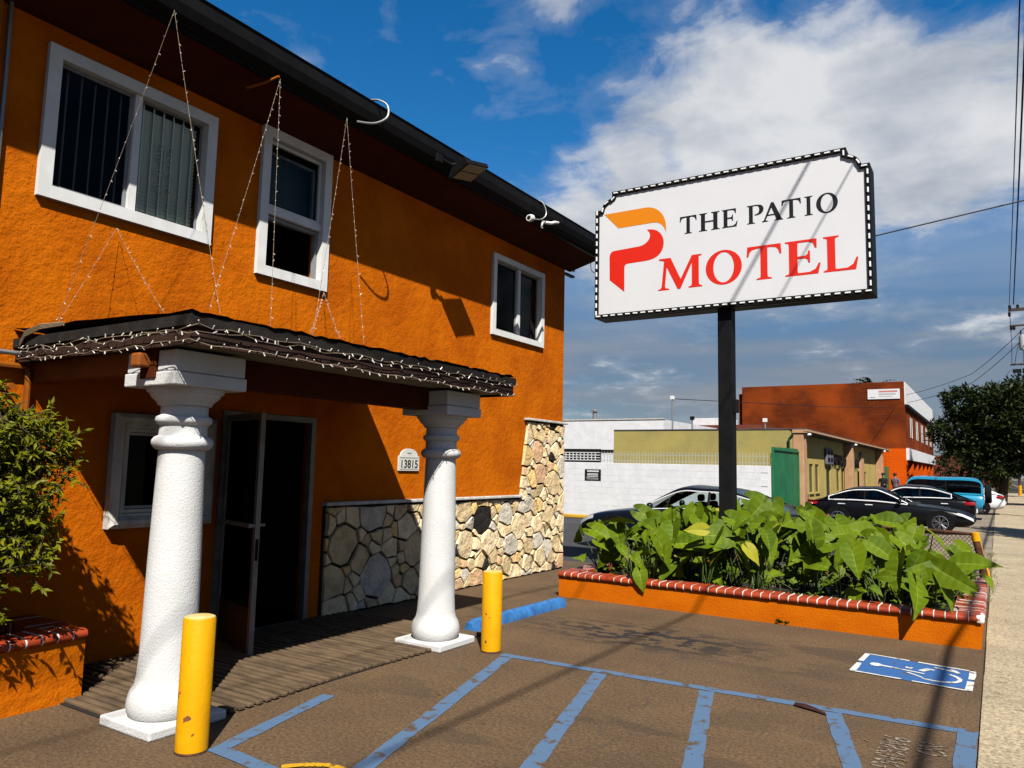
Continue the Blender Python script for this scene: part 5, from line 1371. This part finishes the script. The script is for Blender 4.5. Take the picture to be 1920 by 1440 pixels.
def car(name, label, loc, rotz, L=4.5, W=1.74, stations=None, roofz=1.30, cowl=.17, roofF=.01, roofM=-.10, roofR=-.22, deck=-.40, paint=black_paint, glass=glass_car, dlo=(.12, -.30),
        belt=None, wheels=(.31, -.30), wr=.33, spokes=5, trim=True, tail=True, head=True, group="cars parked beside the shop", roofw=.70):
    t = thing(name, label, "car", loc, group); t.rotation_euler = (0, 0, rotz)
    st = stations or [(-.50, .40, .74, .70), (-.487, .30, .83, .84), (-.45, .24, .885, .92), (-.37, .20, .905, .975), (-.22, .18, .885, 1.0), (-.05, .18, .865, 1.0), (.10, .18, .85, 1.0), (.22, .18, .83, .99), (.34, .19, .775, .965), (.43, .21, .70, .90), (.48, .25, .61, .79), (.50, .33, .53, .66)]
    hw = W / 2
    def zt_at(fx):
        for a, b in zip(st, st[1:]):
            if a[0] <= fx <= b[0]: return a[2] + (b[2] - a[2]) * (fx - a[0]) / (b[0] - a[0])
        return st[-1][2]
    # body
    half = []
    for fx, zb, zt, w in st:
        w *= hw; h = zt - zb
        half.append([(fx * L, 0, zb), (fx * L, w * .80, zb), (fx * L, w * .955, zb + h * .14), (fx * L, w, zb + h * .45), (fx * L, w * .985, zb + h * .72), (fx * L, w * .93, zt - .035), (fx * L, w * .84, zt), (fx * L, w * .45, zt + .02), (fx * L, 0, zt + .03)])
    m = MB(); k = 9
    for sgn in (1, -1):
        base = len(m.v)
        for row in half:
            for p in row: m.v.append(Vector((p[0], p[1] * sgn, p[2])))
        for i in range(len(half) - 1):
            for j in range(k - 1):
                a = base + i * k + j; m.f.append((a, a + 1, a + k + 1, a + k))
        for i in (0, len(half) - 1): m.f.append(tuple(base + i * k + j for j in range(k)))
    me = m.mesh("body", paint, fix=False)
    bm2 = bmesh.new(); bm2.from_mesh(me); bmesh.ops.remove_doubles(bm2, verts=bm2.verts[:], dist=.001); bmesh.ops.recalc_face_normals(bm2, faces=bm2.faces[:]); bm2.to_mesh(me); bm2.free(); me.shade_smooth()
    body = bpy.data.objects.new("body", me); COL.objects.link(body); body.parent = t
    sd = body.modifiers.new("s", 'SUBSURF'); sd.levels = 1; sd.render_levels = 2
    # greenhouse
    key = [(cowl, zt_at(cowl)), (roofF, roofz - .035), (roofM, roofz), (roofR, roofz - .06), (deck, zt_at(deck))]
    prof = []
    ns = 7
    for a in range(4):
        p0 = key[max(a - 1, 0)]; p1 = key[a]; p2 = key[a + 1]; p3 = key[min(a + 2, 4)]
        for i in range(ns):
            u = i / ns
            f = lambda q: .5 * ((2 * p1[q]) + (-p0[q] + p2[q]) * u + (2 * p0[q] - 5 * p1[q] + 4 * p2[q] - p3[q]) * u * u + (-p0[q] + 3 * p1[q] - 3 * p2[q] + p3[q]) * u ** 3)
            prof.append((f(0), f(1), a))
    prof.append((*key[4], 3))
    rows = []
    for fx, z, a in prof:
        zb = zt_at(fx) - .01; z = max(z, zb + .004); hh = (z - zb) / (roofz - .85)
        wb = hw * .90; wr_ = hw * (.90 - (.90 - roofw) * min(1, hh) ** .8); x = fx * L
        lerp = lambda q: (x, wb + (wr_ - wb) * q, zb + (z - .025 * min(1, hh) - zb) * q)
        rows.append([lerp(0), lerp(.10), lerp(.86), lerp(1.0), (x, wr_ * .86, z - .004 * hh), (x, wr_ * .45, z + .012 * hh), (x, 0, z + .018 * hh)])
    shell, wsh, rwin, sw = MB(), MB(), MB(), {1: MB(), -1: MB()}
    dl_top, dl_bot = [], []
    for i in range(len(rows) - 1):
        seg = prof[i][2]; fx = (prof[i][0] + prof[i + 1][0]) / 2
        for sgn in (1, -1):
            R0 = [(p[0], p[1] * sgn, p[2]) for p in rows[i]]; R1 = [(p[0], p[1] * sgn, p[2]) for p in rows[i + 1]]
            for j in range(6):
                q = (R0[j], R0[j + 1], R1[j + 1], R1[j])
                if j == 1 and dlo[1] < fx < dlo[0]: sw[sgn].quad(*q)
                elif j >= 4 and seg == 0: wsh.quad(*q)
                elif j >= 4 and seg == 3: rwin.quad(*q)
                else: shell.quad(*q)
        if dlo[1] < fx < dlo[0]: dl_bot.append(rows[i][1]); dl_top.append(rows[i][2])
    for mb, nm, mt in ((shell, "roof", paint), (wsh, "windscreen", glass), (rwin, "rear_window", glass), (sw[1], "side_window", glass), (sw[-1], "side_window", glass)):
        o = mb.build(nm, mt, None, smooth=True, off=(0, 0, 0), fix=False); o.parent = t
    loc_part = lambda mb, nm, mt, sm=False: setattr(mb.build(nm, mt, None, smooth=sm, off=(0, 0, 0)), "parent", t)
    for sgn in (1, -1):
        if trim:
            loop = [(p[0], (p[1] + .012) * sgn, p[2]) for p in dl_bot] + [(p[0], (p[1] + .012) * sgn, p[2]) for p in reversed(dl_top)]
            loop.append(loop[0]); loc_part(MB().tube(loop, .019 if loc[1] > 20 else .011, 5), "window_trim", chrome)
        bx = (dlo[0] + dlo[1]) / 2 * L - .05
        j = min(range(len(rows)), key=lambda q: abs(rows[q][0][0] - bx)); a, b = rows[j][1], rows[j][2]
        loc_part(MB().tube([(a[0], (a[1] + .002) * sgn, a[2]), (b[0], (b[1] + .002) * sgn, b[2])], .026, 4), "door_pillar", black_metal)
        fx = dlo[0] - .045
        loc_part(MB().lathe([(.01, -.05), (.06, -.04), (.075, .0), (.06, .05), (.01, .06)], (fx * L, sgn * (hw + .03), zt_at(fx) + .07), 12, axis='x'), "mirror", paint, True)
        for hx in ((.5 * dlo[0] + .5 * dlo[1]) + .02, dlo[1] + .10):
            loc_part(MB().bbox(hx * L - .10, hx * L + .10, sgn * hw * .985 - .012, sgn * hw * .985 + .028, .73, .755, b=.006), "door_handle", chrome if trim else paint)
        for fx in wheels:
            loc_part(MB().lathe([(wr * 1.08, sgn * (hw - .30)), (wr * 1.08, sgn * (hw + .002)), (wr * 1.04, sgn * (hw + .004)), (.05, sgn * (hw - .04))], (fx * L, 0, wr + .01), 28, axis='y', cap=False), "wheel_arch_shade", rubber)  # black disc on the body side, standing in for shade inside the wheel well
            wheel(t, fx * L, sgn * (hw - .10), sgn, wr, spokes)
        if head:
            mm = MB()
            for i in range(7):
                u = i / 6; fx = .40 + .085 * u; zc = zt_at(fx) - .06 - .02 * u
                w_ = hw * (.965 - .02 - .33 * max(0, (fx - .40) / .1) ** 1.6)
                mm.v += [Vector((fx * L + .03, sgn * (w_ + .02), zc + .02 * (1 - .3 * u))), Vector((fx * L + .04, sgn * (w_ + .025), zc - .05 - .02 * u))]
                if i: mm.f.append((2 * i - 2, 2 * i - 1, 2 * i + 1, 2 * i))
            loc_part(mm, "headlight", clear_lens, True)
        if tail:
            loc_part(MB().bbox(-.495 * L, -.425 * L, sgn * hw * .62, sgn * hw * .90 + .02, .70, .82, b=.03), "tail_light", red_lens, True)
    for sx in (.02, -.17):
        for sgn in (1, -1):
            loc_part(MB().bbox(sx * L - .28, sx * L + .22, sgn * .36 - .24, sgn * .36 + .24, .45, .60, b=.05).bbox(sx * L - .34, sx * L - .20, sgn * .36 - .23, sgn * .36 + .23, .55, 1.02, b=.05).bbox(sx * L - .33, sx * L - .23, sgn * .36 - .12, sgn * .36 + .12, 1.03, 1.17, b=.04), "seat", seat_cloth, True)
    loc_part(MB().bbox(-.35 * L, .18 * L, -hw * .8, hw * .8, .25, .46, b=.02).bbox(.10 * L, .18 * L, -hw * .8, hw * .8, .46, .84, b=.05), "interior", seat_cloth)
    loc_part(MB().bbox(.492 * L, .503 * L, -.30, .30, .36, .50, b=.005), "grille", black_metal)
    loc_part(MB().bbox(-.506 * L, -.496 * L, -.20, .20, .46, .58, b=.004), "number_plate", white_trim)
    return t
sedan = car("parked_sedan", "dark navy sedan parked behind the leafy planter facing the motel wall", (-5.15, 15.15, 0), R(180), L=4.75, W=1.78, roofz=1.31, cowl=.205, roofF=.045, roofM=-.06, roofR=-.20, deck=-.40, dlo=(.185, -.345), paint=navy_paint, glass=glass_car_clear, spokes=6)
coupe = car("parked_coupe", "glossy black coupe with chrome window trim facing the sidewalk", (-2.74, 25.25, 0), 0, L=4.35, W=1.70, roofz=1.245, cowl=.14, roofF=-.03, roofM=-.12, roofR=-.24, deck=-.43, dlo=(.125, -.375), wr=.315, spokes=7,
            stations=[(-.50, .40, .70, .70), (-.487, .30, .78, .84), (-.45, .24, .83, .92), (-.37, .20, .85, .975), (-.22, .18, .84, 1.0), (-.05, .18, .82, 1.0), (.10, .18, .80, 1.0), (.22, .18, .77, .99), (.34, .19, .715, .965), (.43, .21, .64, .90), (.48, .25, .55, .79), (.50, .33, .48, .66)])
for o in coupe.children:
    pass
car("parked_sedan", "black hatch backed sedan parked nose in between the coupe and the turquoise off roader", (-2.75, 28.9, 0), R(180), L=4.3, W=1.70, roofz=1.29, cowl=.17, roofF=.01, roofM=-.10, roofR=-.24, deck=-.47, dlo=(.15, -.40), wr=.31, spokes=5)
suv = car("parked_off_roader", "boxy turquoise off roader with a black spare wheel on its back", (-2.45, 34.2, 0), R(180), L=4.0, W=1.80, roofz=1.57, cowl=.16, roofF=.10, roofM=-.15, roofR=-.46, deck=-.498, dlo=(.135, -.485), wr=.36, spokes=5, paint=teal_paint, trim=False, roofw=.82, head=False,
          stations=[(-.50, .42, .90, .92), (-.492, .36, .93, .97), (-.45, .32, .94, 1.0), (-.3, .30, .95, 1.0), (-.1, .30, .95, 1.0), (.10, .30, .95, 1.0), (.2, .30, .94, 1.0), (.34, .32, .93, .99), (.45, .34, .91, .96), (.485, .36, .86, .92), (.50, .42, .76, .86)])
sp_w = MB().lathe([(.05, -.11), (.30, -.115), (.36, -.07), (.36, .07), (.30, .115), (.05, .12)], (-2.0 - .13, -.1, .98), 28, axis='x'); o = sp_w.build("spare_wheel", rubber, None, smooth=40, off=(0, 0, 0)); o.parent = suv
o = MB().bbox(-2.12, -1.96, -.86, .86, .40, .58, b=.03).build("bumper", rubber, None, off=(0, 0, 0)); o.parent = suv
car("parked_hatchback", "white hatchback with a dark red tail lamp sticking out onto the sidewalk", (-1.95, 39.2, 0), R(180), L=4.4, W=1.72, roofz=1.26, paint=white_paint, trim=False, roofR=-.30, deck=-.49, wr=.31, dlo=(.12, -.33))

# ================================================================== PEOPLE BY THE SHOP
skin_m = material("skin", (.36, .20, .13), .6)
def person(label, loc, rotz, shirt, trouser, hair, arm):
    t = thing("person", label, "person", loc); t.rotation_euler = (0, 0, rotz)
    J = {'pel': (0, 0, .95), 'chest': (0, .02, 1.30), 'neck': (0, .02, 1.47), 'head': (0, .0, 1.60), 'top': (0, -.01, 1.70)}
    vs = [J['pel'], J['chest'], J['neck'], J['head'], J['top']]; rad = [.15, .165, .055, .095, .075]; ed = [(0, 1), (1, 2), (2, 3), (3, 4)]
    for s in (-1, 1):
        b = len(vs); vs += [(s * .10, 0, .90), (s * .11, -.03, .50), (s * .11, .02, .08), (s * .12, -.14, .04)]; rad += [.10, .07, .05, .045]; ed += [(0, b), (b, b + 1), (b + 1, b + 2), (b + 2, b + 3)]
        b = len(vs); e = arm if s > 0 else (.0, -.02); vs += [(s * .20, .02, 1.40), (s * .25, .0 + e[0] * .5, 1.15), (s * .22, -.05 + e[0], .95 + e[1]), (s * .21, -.08 + e[0] * 1.2, .86 + e[1])]; rad += [.06, .048, .036, .034]; ed += [(1, b), (b, b + 1), (b + 1, b + 2), (b + 2, b + 3)]
    me = bpy.data.meshes.new("body"); me.from_pydata(vs, ed, [])
    o = bpy.data.objects.new("body", me); COL.objects.link(o); o.parent = t
    sk = o.modifiers.new("skin", 'SKIN'); sd = o.modifiers.new("sub", 'SUBSURF'); sd.levels = sd.render_levels = 2
    for i, r_ in enumerate(rad): me.skin_vertices[0].data[i].radius = (r_, r_ * .8)
    me.skin_vertices[0].data[0].use_root = True
    dg = bpy.context.evaluated_depsgraph_get(); m2 = bpy.data.meshes.new_from_object(o.evaluated_get(dg)); o.modifiers.clear(); o.data = m2
    m2.materials.clear()
    for q in (skin_m, shirt, trouser, rubber): m2.materials.append(q)
    for p in m2.polygons:
        c = p.center
        p.material_index = 0 if (c.z > 1.47 or (abs(c.x) > .19 and c.z < 1.12)) else (1 if c.z > .92 else (2 if c.z > .10 else 3)); p.use_smooth = True
    h = MB().lathe([(.02, 1.735), (.075, 1.715), (.103, 1.66), (.100, 1.62), (.09, 1.60)], (0, .022, 0), 14, cap=False); q = h.build("hair", hair, None, smooth=True, off=(0, 0, 0)); q.parent = t
    return t
person("person in black clothes with a pale sash standing by the last salmon pillar", (-5.15, 45.0, -.02), R(-20), material("black_shirt", (.012, .012, .013), .9), material("dark_trousers", (.02, .02, .025), .9), material("dark_hair", (.012, .009, .007), .7), (-.2, .2))
person("person in a grey purple shirt standing beyond the turquoise off roader", (-4.72, 46.5, -.02), R(150), material("grey_purple_shirt", (.16, .13, .17), .9), MATS["dark_trousers"], MATS["dark_hair"], (-.1, 0))

# ================================================================== STREET TREES, HEDGES
def tree(name, label, base, blobs, n, ls, mat, trunk_r=.16, group=None, seed=1, aspect=.34, shell=.55, limbs=7):
    rr = random.Random(seed); t = thing(name, label, "tree" if trunk_r > .05 else "hedge", base, group)
    b = Vector(base); top = Vector(blobs[0][0]); tk = MB()
    fork = b.lerp(top, .45); fork.z = max(b.z + .6, top.z - blobs[0][1][2] * .9)
    tk.tube([b, b.lerp(fork, .5) + Vector((.06, .04, 0)), fork], [trunk_r * 1.25, trunk_r, trunk_r * .85], 9)
    for i in range(limbs):
        c, r_ = blobs[i % len(blobs)][:2]
        e = Vector(c) + Vector((rr.uniform(-.6, .6) * r_[0], rr.uniform(-.6, .6) * r_[1], rr.uniform(-.2, .6) * r_[2]))
        tk.tube([fork, fork.lerp(e, .5) + Vector((rr.uniform(-.2, .2), rr.uniform(-.2, .2), .15)), e], [trunk_r * .6, trunk_r * .35, trunk_r * .1], 6)
    tk.build("trunk", bark, t, smooth=True)
    m = MB(); tot = sum(q[1][0] * q[1][1] * q[1][2] for q in blobs) ; made = 0
    for c, r_ in [q[:2] for q in blobs]:
        k = int(n * r_[0] * r_[1] * r_[2] / tot / 9)
        for i in range(k):
            d = Vector((rr.gauss(0, 1), rr.gauss(0, 1), rr.gauss(0, 1))).normalized(); rad = shell + (1.08 - shell) * rr.random()
            rad *= .80 + .28 * mnoise.noise(Vector((d.x * 2.2 + c[0], d.y * 2.2, d.z * 2.2 + c[2])))  + .12
            p = Vector((c[0] + d.x * r_[0] * rad, c[1] + d.y * r_[1] * rad, c[2] + d.z * r_[2] * rad))
            for q in range(9):      # rosette of leaves
                dd = (d * .5 + Vector((rr.gauss(0, 1), rr.gauss(0, 1), rr.gauss(.1, .8))).normalized()).normalized(); nn = (Vector((0, 0, 1)) + Vector((rr.gauss(0, .6), rr.gauss(0, .6), 0))).normalized(); s = dd.cross(nn)
                if s.length < .05: continue
                s.normalize(); l_ = ls * rr.uniform(.7, 1.3); w = l_ * aspect * .5; o_ = p + Vector((rr.gauss(0, .5), rr.gauss(0, .5), rr.gauss(0, .5))) * ls * .5
                m.add([o_, o_ + dd * l_ * .5 + s * w, o_ + dd * l_, o_ + dd * l_ * .5 - s * w], [(0, 1, 2, 3)])
    stuff(m.build("crown", mat, t, fix=False))
    return t
tree("street_tree", "big dark broad crowned tree behind the white hatchback", (0.15, 52, 0), [((0.6, 52, 4.9), (2.6, 2.4, 2.1)), ((-1.6, 51.5, 5.8), (1.15, 1.4, 1.1)), ((-2.0, 51.5, 4.2), (1.5, 1.5, 1.0)), ((1.6, 52, 6.2), (1.6, 1.6, 1.1)), ((-.6, 51.6, 3.2), (1.9, 1.6, .9)), ((2.4, 52, 4.0), (2.0, 2, 1.5)), ((.2, 52, 6.1), (1.3, 1.3, .95)), ((-.1, 51.5, 2.2), (1.5, 1.2, .8)), ((1.2, 52.3, 2.4), (1.2, 1.2, .7))], 34000, .30, leaf_tree, .22, seed=4)
tree("street_tree", "dull green tree behind the brick building piers", (-2.6, 70, 0), [((-2.4, 68, 2.7), (1.8, 2, 1.9)), ((-.6, 67, 2.6), (1.6, 1.6, 1.6)), ((1.9, 74, 4.2), (2.2, 2, 2.0))], 7000, .32, leaf_tree, .16, seed=6)
tree("hedge", "yellow green hedge beside the far sidewalk", (-.1, 69, 0), [((-.05, 69, 1.9), (.85, 1.6, 1.35)), ((.35, 68, 1.2), (.6, 1.4, .9))], 5200, .17, leaf_olive, .04, seed=8)
tree("street_tree", "far tree with thin grey trunks at the end of the sidewalk", (3.4, 110, 0), [((3.2, 110, 4.6), (4.5, 3, 2.9)), ((0.2, 112, 3.4), (3.0, 3, 2.2))], 6000, .5, leaf_tree, .2, seed=10)
tree("street_tree", "leafy kerbside tree whose shade falls across the sidewalk", (3.9, 23.2, 0), [((3.9, 23.3, 5.4), (1.15, 2.1, 1.3)), ((3.3, 24.6, 5.2), (1.0, 1.2, 1.1)), ((4.2, 21.8, 5.2), (1.1, 1.2, 1.1))], 9000, .24, leaf_tree, .14, seed=14, shell=.25)
fh = thing("far_building", "dim far building with brown posts beyond the end of the sidewalk", "building", (0, 150, 0)); part("wall", MATS["brick_red_wall"], fh, (-20, 1.2, 150, 160, 0, 5))
fp = thing("street_post", "rusty brown post with a yellow foot beside the far sidewalk", "post", (1.62, 80, 0)); MB().tube([(1.62, 80, 0), (1.62, 80, 2.4)], .12, 8).build("post", rust, fp); MB().tube([(1.62, 79.98, 0.0), (1.62, 79.98, .9)], .135, 8).build("sleeve", chip, fp)
lpst = thing("street_post", "pale yellow post standing behind the turquoise off roader", "post", (-1.04, 55, 0)); MB().tube([(-1.04, 55, 0), (-1.04, 55, 2.45)], .11, 8).build("post", material("pale_yellow_paint", (.62, .60, .25), .6), lpst); part("top_cap", MATS["pale_yellow_paint"], lpst, (-1.17, -.91, 54.87, 55.13, 2.45, 2.50))

# ================================================================== UTILITY POLE AND WIRES
up = thing("utility_pole", "wooden utility pole with cross arms and a pale transformer", "utility pole", (1.36, 38, 0))
timber = material("weathered_timber", (.075, .055, .042), .9, (.045, .034, .027), 6, bump=.4, bs=20, stretch=(3, 3, .3))
MB().tube([(1.36, 38, 0), (1.36, 38, 5), (1.36, 38, 9.0)], [.17, .15, .12], 12).build("pole", timber, up, smooth=40)
part("cross_arm", timber, up, (.66, 2.2, 37.78, 37.88, 8.60, 8.72)); part("cross_arm", timber, up, (.64, 2.2, 37.78, 37.86, 6.29, 6.36)); part("cross_arm", timber, up, (.69, 2.1, 37.78, 37.86, 7.94, 8.01))
for x, z in ((.72, 8.72), (1.0, 8.72), (1.8, 8.72)): MB().lathe([(.03, 0), (.06, .03), (.045, .07), (.06, .11), (.02, .16)], (x, 37.83, z), 10).build("insulator", black_metal, up)
for x, z in ((.70, 8.58), (.74, 8.0), (.84, 8.0)): MB().lathe([(.02, -.22), (.06, -.15), (.045, -.1), (.06, -.05), (.02, 0)], (x, 37.83, z), 10).build("insulator", black_metal, up)
tk = MB().lathe([(.02, 6.90), (.15, 6.92), (.16, 7.0), (.16, 7.45), (.15, 7.52), (.02, 7.56)], (1.14, 37.7, 0), 18).build("transformer", material("pale_grey_enamel", (.55, .56, .56), .4), up, smooth=40)
MB().lathe([(.02, 0), (.03, .1), (.02, .2)], (1.06, 37.7, 7.55), 8).build("bushing", black_metal, up)
part("junction_box", black_metal, up, (.72, 1.02, 37.7, 37.9, 5.98, 6.12)); part("junction_box", black_metal, up, (1.06, 1.3, 37.7, 37.9, 5.96, 6.14))
MB().tube([(1.06, 37.7, 7.5), (.95, 37.7, 7.1), (.86, 37.72, 6.7), (.80, 37.75, 6.3)], .012, 5).tube([(1.12, 37.68, 6.9), (1.1, 37.68, 6.5), (1.15, 37.7, 6.1)], .012, 5).tube([(.72, 37.83, 8.35), (.73, 37.83, 7.2), (.70, 37.83, 6.3)], .012, 5).tube([(.7, 37.8, 6.1), (.55, 37.8, 6.0), (.5, 37.8, 5.75), (.62, 37.8, 5.6)], .010, 5).tube([(.9, 37.8, 5.98), (.8, 37.8, 5.7), (1.0, 37.8, 5.6), (1.1, 37.8, 5.95)], .010, 5).build("jumper_wires", wire_black, up)
def wire(pts, r, label, sag=0.0):
    P = [Vector(p) for p in pts]; d = []
    for a, b in zip(P, P[1:]):
        for i in range(24):
            t_ = i / 24; q = a.lerp(b, t_); q.z -= sag * 4 * t_ * (1 - t_); d.append(q)
    d.append(P[-1])
    return tag(MB().tube(d, r, 6).build("overhead_wire", wire_black), label, "wire")
wire([(.70, 37.83, 8.78), (.44, -12, 9.6)], .011, "thin overhead wire running from the cross arm tip along the sidewalk", .35)
wire([(.86, 37.83, 8.9), (.62, -14, 11.6)], .020, "upper overhead wire running along the sidewalk above the thin one", .2)
wire([(4.0, 70, 7.3), (3.35, 5, 6.8), (3.4, -25, 7.2)], .034, "thick cable bundle strung above the kerb", .15)
wire([(2.2, 60, 8.9), (2.0, 5, 9.0), (2.0, -25, 9.2)], .022, "overhead wire strung over the outer edge of the sidewalk", .15)
wire([(-5.35, 11.25, 5.46), (-1.46, 12.6, 5.31), (.5, 13.3, 5.76), (6.5, 15.4, 8.0)], .011, "service wire running from the motel eave past the sign")
wire([(-10.07, 26.8, 4.25), (-7.0, 40, 4.9), (-5.2, 52, 5.7)], .014, "wire running from the tall roof mast to the brick building")
wire([(-4.6, 53, 6.6), (-1.0, 50, 7.4), (1.3, 38, 8.0)], .014, "wire running from the brick building toward the utility pole", .1)
wire([(-4.6, 54, 6.2), (-1.0, 50, 6.9), (1.3, 38, 7.6)], .014, "lower wire running from the brick building toward the utility pole", .1)

# grass tufts and litter along the lot edge
tf = MB(); rg = random.Random(77)
for i in range(520):
    c0 = rg.choice([12.3, 12.9, 13.8, 15.0, 16.2, 17.5, 18.8]); c = Vector((-.17 + rg.gauss(0, .045), c0 + rg.gauss(0, .28), .0)); d = Vector((rg.gauss(0, .5), rg.gauss(0, .5), 1)).normalized(); s = d.cross(Vector((0, 1, 0))).normalized(); L = rg.uniform(.02, .10)
    tf.add([c - s * .004, c + s * .004, c + d * L + Vector((rg.gauss(0, .02), rg.gauss(0, .02), 0))], [(0, 1, 2)])
gg = stuff(tf.build("grass_tufts", leaf_material("dry_grass", (.16, .15, .05), (.30, .26, .12), .2), fix=False)); tag(gg, "dry grass tufts along the seam between lot and sidewalk", "grass")
lt = MB()
for i in range(70):
    c = Vector((rg.uniform(-4.6, 1.2), rg.uniform(3.2, 9.0) if i < 40 else rg.uniform(9, 22), .018)); a = rg.uniform(0, 3.14); s = rg.uniform(.008, .022)
    if c.x < -.2: c.z = .006
    if c.x < 0 and c.y > 8.5: c.x = rg.uniform(-.1, 1.2); c.z = .02
    u = Vector((math.cos(a), math.sin(a), rg.uniform(-.1, .25))) * s; v = Vector((-math.sin(a), math.cos(a), 0)) * s * .5
    lt.add([c - u, c + v, c + u + Vector((0, 0, .004)), c - v], [(0, 1, 2, 3)])
ll = stuff(lt.build("leaf_litter", leaf_material("dry_leaf_litter", (.10, .06, .03), (.30, .20, .08), .1), fix=False)); tag(ll, "small dry leaves scattered over the lot and sidewalk", "litter")
tag(MB().tube([(-1.27, 5.80, .012), (-1.20, 5.77, .016), (-1.12, 5.74, .014), (-1.05, 5.70, .010)], [.016, .022, .016, .006], 6).build("dead_leaf_stick", material("dark_red_debris", (.05, .015, .01), .8)), "small dark red scrap lying on the blue aisle line", "debris")
